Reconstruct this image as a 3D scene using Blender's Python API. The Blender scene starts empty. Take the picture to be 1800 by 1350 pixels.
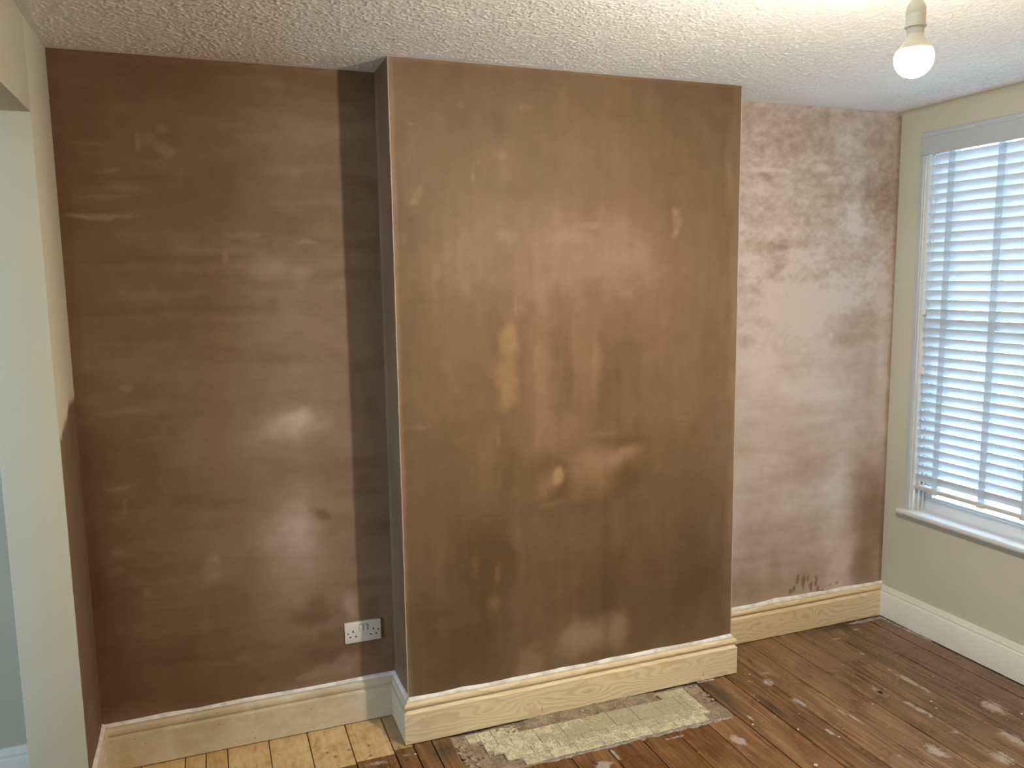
import bpy, bmesh, math, random
import numpy as np
from mathutils import Vector, Matrix

random.seed(7)
S = bpy.context.scene
COL = S.collection

# ------------------------------------------------------------------ camera
cam_d = bpy.data.cameras.new('camera')
cam_d.sensor_fit = 'HORIZONTAL'
cam_d.sensor_width = 36.0
cam_d.lens = 1420.05 / 1800 * 36.0
cam_d.clip_start = 0.02
cam = bpy.data.objects.new('camera', cam_d)
COL.objects.link(cam)
RX = Vector((0.93479083, -0.35489833, -0.01460369))
UX = Vector((0.05895315, 0.11447432, 0.99167543))
FX = Vector((0.35027221, 0.92787004, -0.12793192))
mw = Matrix.Identity(4)
for i in range(3):
    mw[i][0], mw[i][1], mw[i][2] = RX[i], UX[i], -FX[i]
mw[0][3], mw[1][3], mw[2][3] = 0.4412, -3.1442, 1.7826
cam.matrix_world = mw
S.camera = cam

# ------------------------------------------------------------------ sky, exposure
SKY_COLOR = (0.54, 0.78, 1.0)
SKY_STRENGTH = 22.0
BULB_COLOR = (1.0, 0.865, 0.655)
BULB_STRENGTH = 1460.0
w = bpy.data.worlds.new('overcast_sky')
w.use_nodes = True
S.world = w
bgn = w.node_tree.nodes['Background']
bgn.inputs[0].default_value = (*SKY_COLOR, 1)
bgn.inputs[1].default_value = SKY_STRENGTH
S.view_settings.view_transform = 'Standard'
S.view_settings.look = 'None'
S.view_settings.gamma = 1.0
S.view_settings.use_curve_mapping = False
S.view_settings.exposure = 0.68
S.cycles.use_denoising = True
S.cycles.max_bounces = 6
S.cycles.diffuse_bounces = 4
S.cycles.glossy_bounces = 3
S.cycles.use_adaptive_sampling = True
S.cycles.adaptive_threshold = 0.08
S.cycles.use_light_tree = False
S.cycles.sample_clamp_indirect = 6.0
S.cycles.caustics_reflective = False
S.cycles.caustics_refractive = False

def portal(name, loc, rot, sx, sy):
    d = bpy.data.lights.new(name, 'AREA')
    d.shape = 'RECTANGLE'; d.size = sx; d.size_y = sy
    d.cycles.is_portal = True
    o = bpy.data.objects.new(name, d); COL.objects.link(o)
    o.location = loc; o.rotation_euler = rot
    o['label'] = 'daylight coming in through a window opening'; o['category'] = 'daylight'; o['kind'] = 'structure'
    return o

# room numbers (metres): alcove wall at y = 0, room runs towards -y
H = 2.5646; W = 3.6922; C1 = 1.0902; C2 = 2.5744; D = 0.2392
YF = -4.40                      # wall behind the camera
WY0, WY1, WZ0, WZ1 = -0.155, -1.285, 0.605, 2.432      # window opening
JY, JT, JZ = -0.36, 0.165, 2.29                        # opening in the left wall
portal('daylight_portal', (W + 0.31, (WY0 + WY1) / 2, (WZ0 + WZ1) / 2), (0, math.radians(90), 0), WZ1 - WZ0, WY0 - WY1)
portal('daylight_portal', (-2.99, -2.2, 1.5), (0, math.radians(-90), 0), 1.0, 0.9)

# ------------------------------------------------------------------ object helpers
def tag(o, label=None, cat=None, group=None, kind=None):
    if label: o['label'] = label
    if cat: o['category'] = cat
    if group: o['group'] = group
    if kind: o['kind'] = kind
    return o

def link(name, mesh, mat=None, parent=None, loc=None):
    o = bpy.data.objects.new(name, mesh)
    COL.objects.link(o)
    if mat is not None and mesh is not None and len(mesh.materials) == 0:
        mesh.materials.append(mat)
    if loc is not None: o.location = loc
    if parent is not None: o.parent = parent
    return o

def empty(name, loc=(0, 0, 0)):
    o = bpy.data.objects.new(name, None); COL.objects.link(o)
    o.empty_display_size = 0.05; o.location = loc
    return o

def smooth(me, ang=None):
    for p in me.polygons: p.use_smooth = True
    if ang is not None:
        try: me.set_sharp_from_angle(angle=math.radians(ang))
        except Exception: pass
    return me

def mesh(name, verts, faces):
    me = bpy.data.meshes.new(name); me.from_pydata([tuple(v) for v in verts], [], faces); me.update()
    return me

def boxes(name, blist, bevel=0.0, seg=1):
    bm = bmesh.new()
    for (x0, x1, y0, y1, z0, z1) in blist:
        r = bmesh.ops.create_cube(bm, size=1.0)
        for v in r['verts']:
            v.co = Vector(((x0 + x1) / 2 + v.co.x * (x1 - x0), (y0 + y1) / 2 + v.co.y * (y1 - y0), (z0 + z1) / 2 + v.co.z * (z1 - z0)))
    if bevel > 0:
        bmesh.ops.bevel(bm, geom=list(bm.edges), offset=bevel, segments=seg, affect='EDGES', profile=0.5)
    me = bpy.data.meshes.new(name); bm.to_mesh(me); bm.free()
    if seg > 1: smooth(me, 40)
    return me

def lathe(name, prof, n=32, axis='Z', close=False):
    v = []; f = []
    for (r, z) in prof:
        for k in range(n):
            a = 2 * math.pi * k / n
            v.append((r * math.cos(a), r * math.sin(a), z))
    for i in range(len(prof) - 1):
        for k in range(n):
            f.append((i * n + k, i * n + (k + 1) % n, (i + 1) * n + (k + 1) % n, (i + 1) * n + k))
    if prof[0][0] > 1e-6: f.append(tuple(range(n - 1, -1, -1)))
    if prof[-1][0] > 1e-6: f.append(tuple(range((len(prof) - 1) * n, len(prof) * n)))
    me = mesh(name, v, f); smooth(me, 35)
    return me

def tube(name, pts, r, n=8):
    v = []; f = []
    for i, p in enumerate(pts):
        p = Vector(p)
        t = (Vector(pts[min(i + 1, len(pts) - 1)]) - Vector(pts[max(i - 1, 0)])).normalized()
        a = t.orthogonal().normalized(); b = t.cross(a)
        for k in range(n):
            an = 2 * math.pi * k / n
            v.append(p + a * r * math.cos(an) + b * r * math.sin(an))
    for i in range(len(pts) - 1):
        for k in range(n):
            f.append((i * n + k, i * n + (k + 1) % n, (i + 1) * n + (k + 1) % n, (i + 1) * n + k))
    f.append(tuple(range(n - 1, -1, -1))); f.append(tuple(range((len(pts) - 1) * n, len(pts) * n)))
    me = mesh(name, v, f); smooth(me, 50)
    return me

def sweep(name, path, prof, i0, i1, side=1):
    """sweep a profile (out, z) along a plan polyline with mitred corners; only segments i0..i1 are built"""
    P = [Vector((p[0], p[1])) for p in path]
    def nrm(a, b):
        d = (b - a).normalized(); return Vector((-d.y, d.x)) * side
    cols = []
    for i in range(i0, i1 + 2):
        n1 = nrm(P[i - 1], P[i]) if i > 0 else None
        n2 = nrm(P[i], P[i + 1]) if i < len(P) - 1 else None
        if n1 is None: m = n2
        elif n2 is None: m = n1
        else:
            m = (n1 + n2); m = m / (1 + n1.dot(n2))
        cols.append([(P[i].x + m.x * o, P[i].y + m.y * o, z) for (o, z) in prof])
    k = len(prof); v = [c for col in cols for c in col]; f = []
    for i in range(len(cols) - 1):
        for j in range(k):
            a, b = i * k + j, i * k + (j + 1) % k
            f.append((a, b, b + k, a + k) if side > 0 else (a, a + k, b + k, b))
    f.append(tuple(range(k))[::-1] if side > 0 else tuple(range(k)))
    q = (len(cols) - 1) * k
    f.append(tuple(range(q, q + k)) if side > 0 else tuple(range(q, q + k))[::-1])
    me = mesh(name, v, f)
    bm = bmesh.new(); bm.from_mesh(me); bmesh.ops.recalc_face_normals(bm, faces=bm.faces); bm.to_mesh(me); bm.free()
    smooth(me, 28)
    return me

# ------------------------------------------------------------------ value noise for meshes
def vnoise(u, v, su, sv, seed):
    rng = np.random.default_rng(seed)
    a = u * su; b = v * sv
    a = a - a.min(); b = b - b.min()
    g = rng.random((int(a.max()) + 3, int(b.max()) + 3))
    ia = a.astype(int); ib = b.astype(int)
    fa = a - ia; fb = b - ib
    fa = fa * fa * (3 - 2 * fa); fb = fb * fb * (3 - 2 * fb)
    return (g[ia, ib] * (1 - fa) * (1 - fb) + g[ia + 1, ib] * fa * (1 - fb) + g[ia, ib + 1] * (1 - fa) * fb + g[ia + 1, ib + 1] * fa * fb) - 0.5

def fbm(u, v, su, sv, seed, octv=4, gain=0.55):
    t = 0; a = 1.0
    for o in range(octv):
        t = t + a * vnoise(u, v, su * 2 ** o, sv * 2 ** o, seed + o * 17); a *= gain
    return t

def sstep(a, b, x):
    t = np.clip((x - a) / (b - a), 0, 1); return t * t * (3 - 2 * t)

# ------------------------------------------------------------------ shader helpers
class V:
    def __init__(s, nt, sock): s.nt = nt; s.s = sock
    def __add__(s, o): return s.nt.m('ADD', s, o)
    __radd__ = __add__
    def __sub__(s, o): return s.nt.m('SUBTRACT', s, o)
    def __rsub__(s, o): return s.nt.m('SUBTRACT', o, s)
    def __mul__(s, o): return s.nt.m('MULTIPLY', s, o)
    __rmul__ = __mul__
    def __truediv__(s, o): return s.nt.m('DIVIDE', s, o)

class Mat:
    def __init__(s, name, rough=0.6, spec=0.3, color=None):
        s.mat = bpy.data.materials.new(name); s.mat.use_nodes = True
        s.t = s.mat.node_tree
        s.b = s.t.nodes['Principled BSDF']
        s.b.inputs['Roughness'].default_value = rough
        s.b.inputs['Specular IOR Level'].default_value = spec
        if color: s.b.inputs['Base Color'].default_value = (*color, 1)
    def n(s, ty): return s.t.nodes.new(ty)
    def put(s, sock, v):
        if isinstance(v, V): s.t.links.new(v.s, sock)
        elif isinstance(v, (tuple, list)):
            sock.default_value = (*v, 1) if len(sock.default_value) == 4 and len(v) == 3 else v
        else: sock.default_value = v
    def m(s, op, a, b=None, c=None, clamp=False):
        n = s.n('ShaderNodeMath'); n.operation = op; n.use_clamp = clamp
        s.put(n.inputs[0], a)
        if b is not None: s.put(n.inputs[1], b)
        if c is not None: s.put(n.inputs[2], c)
        return V(s, n.outputs[0])
    def pos(s):
        g = s.n('ShaderNodeNewGeometry'); x = s.n('ShaderNodeSeparateXYZ')
        s.t.links.new(g.outputs['Position'], x.inputs[0])
        s.P = V(s, g.outputs['Position'])
        return V(s, x.outputs[0]), V(s, x.outputs[1]), V(s, x.outputs[2])
    def objco(s):
        g = s.n('ShaderNodeTexCoord'); x = s.n('ShaderNodeSeparateXYZ')
        s.t.links.new(g.outputs['Object'], x.inputs[0])
        return V(s, x.outputs[0]), V(s, x.outputs[1]), V(s, x.outputs[2])
    def rnd(s): return V(s, s.n('ShaderNodeObjectInfo').outputs['Random'])
    def comb(s, x, y, z):
        n = s.n('ShaderNodeCombineXYZ')
        for i, q in enumerate((x, y, z)): s.put(n.inputs[i], q)
        return V(s, n.outputs[0])
    def noise(s, vec, scale, detail=3, rough=0.55, dist=0.0):
        n = s.n('ShaderNodeTexNoise'); s.put(n.inputs['Vector'], vec)
        n.inputs['Scale'].default_value = scale; n.inputs['Detail'].default_value = detail
        n.inputs['Roughness'].default_value = rough; n.inputs['Distortion'].default_value = dist
        return V(s, n.outputs[0])
    def voro(s, vec, scale, feature='F1', out='Distance'):
        n = s.n('ShaderNodeTexVoronoi'); n.feature = feature; s.put(n.inputs['Vector'], vec)
        n.inputs['Scale'].default_value = scale
        return V(s, n.outputs[out])
    def attr(s, name):
        n = s.n('ShaderNodeAttribute'); n.attribute_name = name
        return V(s, n.outputs['Fac'])
    def ss(s, x, a, b):
        n = s.n('ShaderNodeMapRange'); n.interpolation_type = 'SMOOTHSTEP'
        s.put(n.inputs[0], x); n.inputs[1].default_value = a; n.inputs[2].default_value = b
        n.inputs[3].default_value = 0; n.inputs[4].default_value = 1
        return V(s, n.outputs[0])
    def mix(s, f, a, b, blend='MIX'):
        n = s.n('ShaderNodeMix'); n.data_type = 'RGBA'; n.blend_type = blend
        s.put(n.inputs[0], f); s.put(n.inputs[6], a); s.put(n.inputs[7], b)
        return V(s, n.outputs[2])
    def ramp(s, x, stops):
        n = s.n('ShaderNodeValToRGB'); s.put(n.inputs[0], x)
        e = n.color_ramp.elements
        while len(e) < len(stops): e.new(0.5)
        for el, (p, c) in zip(e, stops): el.position = p; el.color = (*c, 1)
        return V(s, n.outputs[0])
    def color(s, v): s.put(s.b.inputs['Base Color'], v)
    def rough(s, v): s.put(s.b.inputs['Roughness'], v)
    def bump(s, h, strength=0.3, dist=0.01):
        n = s.n('ShaderNodeBump'); n.inputs['Strength'].default_value = strength; n.inputs['Distance'].default_value = dist
        s.put(n.inputs['Height'], h); s.t.links.new(n.outputs[0], s.b.inputs['Normal'])

# ------------------------------------------------------------------ materials
def m_plaster():
    k = Mat('skim_plaster', 0.55, 0.28)
    x, y, z = k.pos()
    dry = k.attr('dry'); tint = k.attr('tint')
    f = k.noise(k.P, 11, 4, 0.65); h = k.noise(k.P, 120, 1)
    d = dry + (f - 0.5) * 0.14 + (h - 0.5) * 0.05
    c = k.ramp(d, [(0.0, (0.122, 0.071, 0.033)), (0.28, (0.200, 0.124, 0.071)), (0.55, (0.310, 0.210, 0.145)), (0.8, (0.47, 0.37, 0.295)), (1.0, (0.63, 0.54, 0.485))])
    c = k.mix(tint * 0.55, c, (0.46, 0.27, 0.11))
    k.color(c)
    k.rough(0.42 + f * 0.24)
    return k.mat

def m_paint(name, col, rough=0.75, dirt=None, left=False):
    k = Mat(name, rough, 0.25)
    x, y, z = k.pos()
    f = k.noise(k.P, 2.2, 3)
    q = k.noise(k.P, 14, 2) if left else None
    c = k.mix((f - 0.5) * 0.5 + 0.25, col, tuple(v * 0.88 for v in col))
    if left:      # sloppy new plaster covering the lower part of the narrow return
        ed = k.noise(k.P, 6, 3)
        msk = (1 - k.ss(z + (ed - 0.5) * 0.14 + (y * -0.30), 1.40, 1.43)) * k.m('GREATER_THAN', y + (q - 0.5) * 0.02, JY + 0.006) * k.m('GREATER_THAN', x, -0.004)
        pl = k.mix(k.noise(k.P, 6, 4), (0.16, 0.100, 0.058), (0.24, 0.158, 0.10))
        c = k.mix(msk, c, pl)
    k.color(c)
    return k.mat

def m_ceiling():
    k = Mat('textured_ceiling_paint', 0.65, 0.3)
    k.pos()
    k.color(k.mix(k.noise(k.P, 3, 2), (0.92, 0.92, 0.91), (0.89, 0.89, 0.88)))
    return k.mat

def m_pine(name, knots, seed, base=(0.84, 0.69, 0.46), dark=(0.63, 0.455, 0.24)):
    k = Mat(name, 0.55, 0.3)
    x, y, z = k.pos()
    wx = k.noise(k.comb(x * 1.2 + seed, 0.0, z * 5), 2.2, 2)
    wz = k.noise(k.comb(x * 2.2 + seed, 3.0, z * 3), 3.0, 2)
    F = z * 42 + wx * 5.0 + wz * 2.0
    for (kx, kz, sx, sz, amp) in knots:
        dx = (x - kx) * (1 / sx); dz = (z - kz) * (1 / sz)
        F = F + k.m('EXPONENT', (dx * dx + dz * dz) * -1.0) * amp
    saw = k.m('FRACT', F)
    ln = k.ss(saw, 0.25, 0.92) * (1 - k.ss(saw, 0.92, 1.0))
    amt = 0.25 + k.noise(k.comb(x * 1.5 + seed, 0.0, z * 4), 2.5, 2) * 0.75
    fine = k.noise(k.comb(x * 4 + seed, y * 4, z * 160), 3, 3)
    c = k.mix(ln * amt, base, dark)
    c = k.mix((fine - 0.5) * 0.5 + 0.15, c, tuple(v * 0.84 for v in base))
    for (kx, kz, sx, sz, amp) in knots:
        dx = (x - kx) * (1 / (sx * 0.2)); dz = (z - kz) * (1 / (sz * 0.28))
        c = k.mix(k.m('EXPONENT', (dx * dx + dz * dz) * -1.0) * 0.25, c, (0.45, 0.24, 0.09))
    k.color(c)
    return k.mat

def m_old_skirting():
    k = Mat('stripped_skirting_paint', 0.6, 0.3)
    x, y, z = k.pos()
    a = k.noise(k.P, 7, 4, 0.65, 0.6); b = k.noise(k.comb(x * 9, y * 9, z * 22), 1.0, 4, 0.6, 0.5)
    c = k.ramp(a * 0.65 + b * 0.35, [(0.30, (0.50, 0.385, 0.23)), (0.46, (0.60, 0.50, 0.335)), (0.60, (0.68, 0.60, 0.45)), (0.75, (0.72, 0.66, 0.54))])
    vn = k.voro(k.P, 30, 'F1'); vs = k.ss(vn, 0.07, 0.11)
    gate = k.m('GREATER_THAN', k.noise(k.P, 16, 1), 0.60)
    c = k.mix((1 - vs) * gate * 0.75, c, (0.12, 0.085, 0.06))
    # greyer filler near the chimney corner
    c = k.mix(k.ss(x, 0.75, 1.06) * 0.45, c, (0.62, 0.59, 0.52))
    k.color(c); k.bump(k.noise(k.P, 25, 3), 0.25, 0.006)
    return k.mat

def m_caulk():
    k = Mat('white_filler', 0.6, 0.3)
    k.pos()
    c = k.mix(k.ss(k.noise(k.P, 18, 4), 0.4, 0.7), (0.90, 0.89, 0.87), (0.66, 0.62, 0.58))
    k.color(c); k.bump(k.noise(k.P, 60, 3), 0.3, 0.004)
    return k.mat

SPLATS = [(2.278, -0.704, 0.030, 0.042, 0.9), (2.672, -0.384, 0.032, 0.040, 0.75), (2.714, -0.311, 0.05, 0.02, 0.6), (2.684, -0.572, 0.02, 0.06, 0.75), (2.60, -0.344, 0.03, 0.012, 0.55),
          (2.547, -0.44, 0.03, 0.03, 0.5), (1.718, -0.66, 0.040, 0.035, 0.8), (2.42, -0.589, 0.01, 0.02, 0.9), (2.642, -0.797, 0.010, 0.03, 0.9), (2.793, -0.70, 0.006, 0.05, 0.8),
          (2.805, -0.76, 0.006, 0.06, 0.8), (3.259, -0.325, 0.012, 0.022, 0.8), (3.262, -0.154, 0.035, 0.010, 0.8), (3.437, -0.106, 0.03, 0.010, 0.8), (2.06, -0.60, 0.06, 0.010, 0.7), (1.79, -0.62, 0.010, 0.05, 0.8),
          (3.255, -0.62, 0.022, 0.16, 0.65), (3.10, -0.80, 0.022, 0.11, 0.65), (3.40, -0.90, 0.05, 0.07, 0.8), (3.26, -1.10, 0.035, 0.09, 0.75), (3.11, -1.17, 0.05, 0.06, 0.7), (2.92, -1.05, 0.04, 0.07, 0.7), (3.06, -0.60, 0.022, 0.03, 0.6), (3.08, -0.98, 0.03, 0.02, 0.6), (2.90, -0.86, 0.04, 0.04, 0.4), (1.45, -0.66, 0.05, 0.03, 0.5), (0.95, -0.33, 0.06, 0.02, 0.6), (1.06, -0.32, 0.03, 0.015, 0.5)]

def m_floor():
    k = Mat('stained_floorboard', 0.35, 0.5)
    x, y, z = k.pos(); r = k.rnd()
    gx = x + (k.noise(k.comb(x, y * 0.6, r * 9), 5, 2) - 0.5) * 0.05
    grain = k.noise(k.comb(gx * 75, y * 3.0, r * 31), 1.0, 4, 0.62)
    fine = k.noise(k.comb(gx * 260, y * 9, r * 17), 1.0, 3)
    blot = k.noise(k.comb(x * 1.6, y, r * 5), 5.5, 4, 0.6, 0.4)
    t = grain * 0.62 + blot * 0.26 + fine * 0.16 + (r - 0.5) * 0.10
    c = k.ramp(t, [(0.30, (0.030, 0.015, 0.007)), (0.42, (0.118, 0.052, 0.017)), (0.54, (0.200, 0.092, 0.031)), (0.70, (0.33, 0.19, 0.095))])
    # more worn and greyer towards the window side, redder varnish in front of the hearth
    c = k.mix(k.ss(x, 2.3, 3.2) * 0.6, c, k.mix(k.ss(t, 0.28, 0.72), (0.052, 0.029, 0.018), (0.35, 0.225, 0.145)))
    # dark water stains scattered over the boards
    ds = k.ss(k.noise(k.comb(x * 2.6, y * 0.9, 4.0), 5.0, 4), 0.54, 0.80)
    c = k.mix(ds * 0.32, c, (0.03, 0.018, 0.010))
    for (sx_, sy_, rx_, ry_) in ((1.20, -0.34, 0.06, 0.07), (2.42, -0.40, 0.05, 0.16), (2.56, -0.55, 0.02, 0.10), (2.40, -0.30, 0.04, 0.06), (3.40, -0.05, 0.25, 0.025)):  # wet stain left of hearth; darker spots right of it and along the alcove
        dx = (x - sx_) * (1 / rx_); dy = (y - sy_) * (1 / ry_)
        c = k.mix(k.m('EXPONENT', (dx * dx + dy * dy) * -1.0) * 0.75, c, (0.028, 0.020, 0.014))
    # dust film and plaster splashes
    rag = k.noise(k.P, 30, 3, 0.65); rag2 = k.noise(k.P, 110, 2, 0.6)
    sp = None
    for (sx_, sy_, rx_, ry_, a_) in SPLATS:
        dx = (x - sx_) * (1 / rx_); dy = (y - sy_) * (1 / ry_)
        g = k.m('EXPONENT', (dx * dx + dy * dy) * -1.0) * a_
        sp = g if sp is None else k.m('MAXIMUM', sp, g)
    sm = k.ss(sp * 1.15 + (rag - 0.5) * 1.5 + (rag2 - 0.5) * 0.7, 0.40, 0.78) * k.ss(sp, 0.02, 0.2)
    film = k.ss(k.noise(k.comb(x * 3.2, y * 1.4, 9.0), 4.5, 4, 0.65), 0.58, 0.76)
    c = k.mix(film * 0.16, c, (0.34, 0.29, 0.26))
    c = k.mix(sm * 0.72, c, (0.52, 0.455, 0.42))
    k.color(c)
    k.rough(0.16 + k.ss(blot, 0.35, 0.62) * 0.22 + rag * 0.12 + sm * 0.12)
    k.bump(grain, 0.2, 0.003)
    return k.mat

def m_pale_board():
    k = Mat('bare_floorboard', 0.6, 0.3)
    x, y, z = k.pos(); r = k.rnd()
    gx = x + (k.noise(k.comb(x, y, r * 9), 7, 3, 0.6, 0.8) - 0.5) * 0.07
    grain = k.noise(k.comb(gx * 60, y * 3.5, r * 31), 1.0, 4, 0.6)
    blot = k.noise(k.comb(x, y, r * 3), 14, 4, 0.65, 0.7)
    c = k.ramp(grain * 0.5 + blot * 0.5, [(0.32, (0.40, 0.22, 0.075)), (0.46, (0.62, 0.41, 0.19)), (0.60, (0.72, 0.53, 0.29)), (0.75, (0.76, 0.60, 0.38))])
    c = k.mix(k.ss(x, 0.0, 0.4) * -0.35 + 0.35, c, (0.60, 0.36, 0.14))
    for (nx, ny) in ((1.042, -0.262), (0.936, -0.200), (0.93, -0.27), (0.86, -0.20), (0.805, -0.225), (0.78, -0.19), (0.60, -0.265), (0.745, -0.285)):
        dx = (x - nx) * (1 / 0.006); dy = (y - ny) * (1 / 0.007)
        c = k.mix(k.m('EXPONENT', (dx * dx + dy * dy) * -1.0) * 0.85, c, (0.06, 0.045, 0.035))
    c = k.mix(k.m('GREATER_THAN', x, 1.0225) * 0.55, c, (0.26, 0.17, 0.10))
    k.color(c); k.bump(grain, 0.2, 0.003)
    return k.mat

def m_tile():
    k = Mat('hearth_tile_glaze', 0.45, 0.4)
    x, y, z = k.pos(); r = k.rnd()
    base = k.mix(r, (0.63, 0.59, 0.39), (0.74, 0.70, 0.50))
    dirt = k.noise(k.P, 26, 5, 0.72, 0.6); grit = k.noise(k.P, 130, 3, 0.7)
    # mortar residue is heaviest over the middle and the right end
    def g(cx, cy, rx, ry, a):
        dx = (x - cx) * (1 / rx); dy = (y - cy) * (1 / ry)
        return k.m('EXPONENT', (dx * dx + dy * dy) * -1.0) * a
    hv = g(2.07, -0.37, 0.22, 0.09, 0.36) + g(1.72, -0.42, 0.12, 0.05, 0.16) + g(1.75, -0.29, 0.22, 0.03, 0.30)
    cov = k.ss(dirt + hv + (grit - 0.5) * 0.7, 0.44, 0.60)
    mor = k.mix(k.noise(k.P, 60, 4, 0.7), (0.20, 0.17, 0.105), (0.56, 0.51, 0.38))
    c = k.mix(cov * 0.8, base, mor)
    grn = k.ss(k.noise(k.P, 9, 3), 0.55, 0.75) * 0.5
    c = k.mix(grn * 0.6, c, (0.24, 0.24, 0.17))
    c = k.mix(k.ss(grit, 0.58, 0.70) * 0.6, c, (0.13, 0.105, 0.07))
    k.color(c); k.rough(0.38 + cov * 0.35)
    k.bump(grit * 0.4 + dirt * 0.8, 0.5, 0.004)
    return k.mat

def m_mortar(name, a, b, sc=1.0):
    k = Mat(name, 0.9, 0.15)
    k.pos()
    n1 = k.noise(k.P, 18 * sc, 5, 0.7); n2 = k.noise(k.P, 110 * sc, 3, 0.65)
    c = k.mix(k.ss(n1 * 0.6 + n2 * 0.4, 0.34, 0.66), a, b)
    k.color(c); k.bump(n1 + n2 * 0.6, 0.7, 0.006)
    return k.mat

def m_simple(name, col, rough=0.5, spec=0.4, var=0.06, bscale=60, bstr=0.05):
    k = Mat(name, rough, spec); k.pos()
    n = k.noise(k.P, 12, 3)
    k.color(k.mix(n, col, tuple(max(0, v * (1 - var * 2)) for v in col)))
    return k.mat

def m_tape():
    k = Mat('white_ladder_tape', 0.85, 0.1); k.pos()
    c = k.mix(k.noise(k.P, 300, 2), (0.80, 0.85, 0.88), (0.72, 0.77, 0.80))
    k.color(c)
    t = k.t; tr = t.nodes.new('ShaderNodeBsdfTranslucent'); k.put(tr.inputs[0], c)
    mx = t.nodes.new('ShaderNodeMixShader'); mx.inputs[0].default_value = 0.65
    o = t.nodes['Material Output']
    t.links.new(k.b.outputs[0], mx.inputs[1]); t.links.new(tr.outputs[0], mx.inputs[2]); t.links.new(mx.outputs[0], o.inputs[0])
    return k.mat

def m_emit(name, col, s):
    k = Mat(name, 0.3, 0.3, (0.9, 0.9, 0.88))
    k.b.inputs['Emission Color'].default_value = (*col, 1)
    x, y, z = k.pos()      # the diffuser is a little dimmer towards its collar
    k.put(k.b.inputs['Emission Strength'], (0.07 + k.ss(z, 2.270, 2.236) * 0.93) * s)
    return k.mat

def m_glass():
    m = bpy.data.materials.new('window_glass'); m.use_nodes = True; t = m.node_tree
    t.nodes.clear()
    o = t.nodes.new('ShaderNodeOutputMaterial'); mx = t.nodes.new('ShaderNodeMixShader')
    tr = t.nodes.new('ShaderNodeBsdfTransparent'); gl = t.nodes.new('ShaderNodeBsdfGlossy'); fr = t.nodes.new('ShaderNodeFresnel')
    tr.inputs[0].default_value = (0.93, 0.96, 0.96, 1); gl.inputs['Roughness'].default_value = 0.03; fr.inputs[0].default_value = 1.45
    t.links.new(fr.outputs[0], mx.inputs[0]); t.links.new(tr.outputs[0], mx.inputs[1]); t.links.new(gl.outputs[0], mx.inputs[2]); t.links.new(mx.outputs[0], o.inputs[0])
    return m

PLASTER = m_plaster()
PAINT_R = m_paint('greige_wall_paint', (0.575, 0.55, 0.435))
PAINT_L = m_paint('greige_wall_paint_plastered', (0.62, 0.585, 0.455), left=True)
PAINT_A = m_paint('grey_green_wall_paint', (0.52, 0.50, 0.41))
PAINT_F = m_paint('pale_wall_paint', (0.74, 0.70, 0.58))
CEIL = m_ceiling()
PINE_C = m_pine('new_pine_chimney', [(1.859, 0.065, 0.10, 0.026, 2.6), (2.282, 0.079, 0.16, 0.034, 3.4), (1.392, 0.071, 0.09, 0.018, 1.6), (1.583, 0.060, 0.045, 0.030, -1.9), (1.15, 0.06, 0.12, 0.02, 1.3)], 2.0)
PINE_R = m_pine('new_pine_alcove', [(3.199, 0.070, 0.07, 0.034, 2.6), (3.27, 0.079, 0.05, 0.030, -1.8), (2.96, 0.055, 0.12, 0.02, 1.5), (2.68, 0.04, 0.07, 0.028, 2.0)], 7.3)
OLD_SK = m_old_skirting()
WHITE_SK = m_simple('off_white_skirting_paint', (0.78, 0.76, 0.69), 0.45, 0.4, 0.05, 40, 0.12)
CAULK = m_caulk()
FLOOR = m_floor()
PALE = m_pale_board()
TILE = m_tile()
BED = m_mortar('hearth_mortar_bed', (0.19, 0.145, 0.10), (0.42, 0.34, 0.25))
SMEAR = m_mortar('cement_smear', (0.16, 0.125, 0.105), (0.50, 0.44, 0.41))
RUBBLE = m_mortar('rubble', (0.22, 0.15, 0.095), (0.55, 0.46, 0.34), 2.5)
CRUMB = m_mortar('plaster_crumb', (0.60, 0.50, 0.40), (0.78, 0.72, 0.62), 2.0)
SUB = m_simple('dark_subfloor', (0.02, 0.013, 0.009), 0.9, 0.1)
WHITE_W = m_simple('white_window_gloss', (0.70, 0.71, 0.71), 0.3, 0.5, 0.04, 30, 0.08)
SLAT_M = m_simple('white_blind_slat', (0.60, 0.635, 0.68), 0.4, 0.4, 0.02, 80, 0.02)
TAPE_M = m_tape()
RAIL_M = m_simple('white_blind_rail', (0.60, 0.575, 0.55), 0.4, 0.4, 0.03, 60, 0.03)
CORD_M = m_simple('white_blind_cord', (0.75, 0.74, 0.72), 0.8, 0.1)
VAL_M = m_simple('white_valance', (0.47, 0.50, 0.52), 0.4, 0.4, 0.02)
PLASTIC = m_simple('white_plastic', (0.72, 0.71, 0.64), 0.35, 0.45, 0.02, 60, 0.02)
CREAM_P = m_simple('cream_plastic', (0.74, 0.70, 0.58), 0.4, 0.4, 0.02, 60, 0.02)
GAP_G = m_simple('shaded_gap_grey', (0.16, 0.155, 0.14), 0.6, 0.2)
DARK = m_simple('dark_slot', (0.012, 0.011, 0.010), 0.6, 0.2)
BULB_M = m_emit('lit_bulb_glass', BULB_COLOR, BULB_STRENGTH)
GLASS = m_glass()
GROUND = m_mortar('outside_paving', (0.48, 0.48, 0.47), (0.58, 0.58, 0.57), 0.1)
BRICK_O = m_mortar('outside_wall', (0.30, 0.20, 0.15), (0.38, 0.27, 0.2), 0.5)

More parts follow.
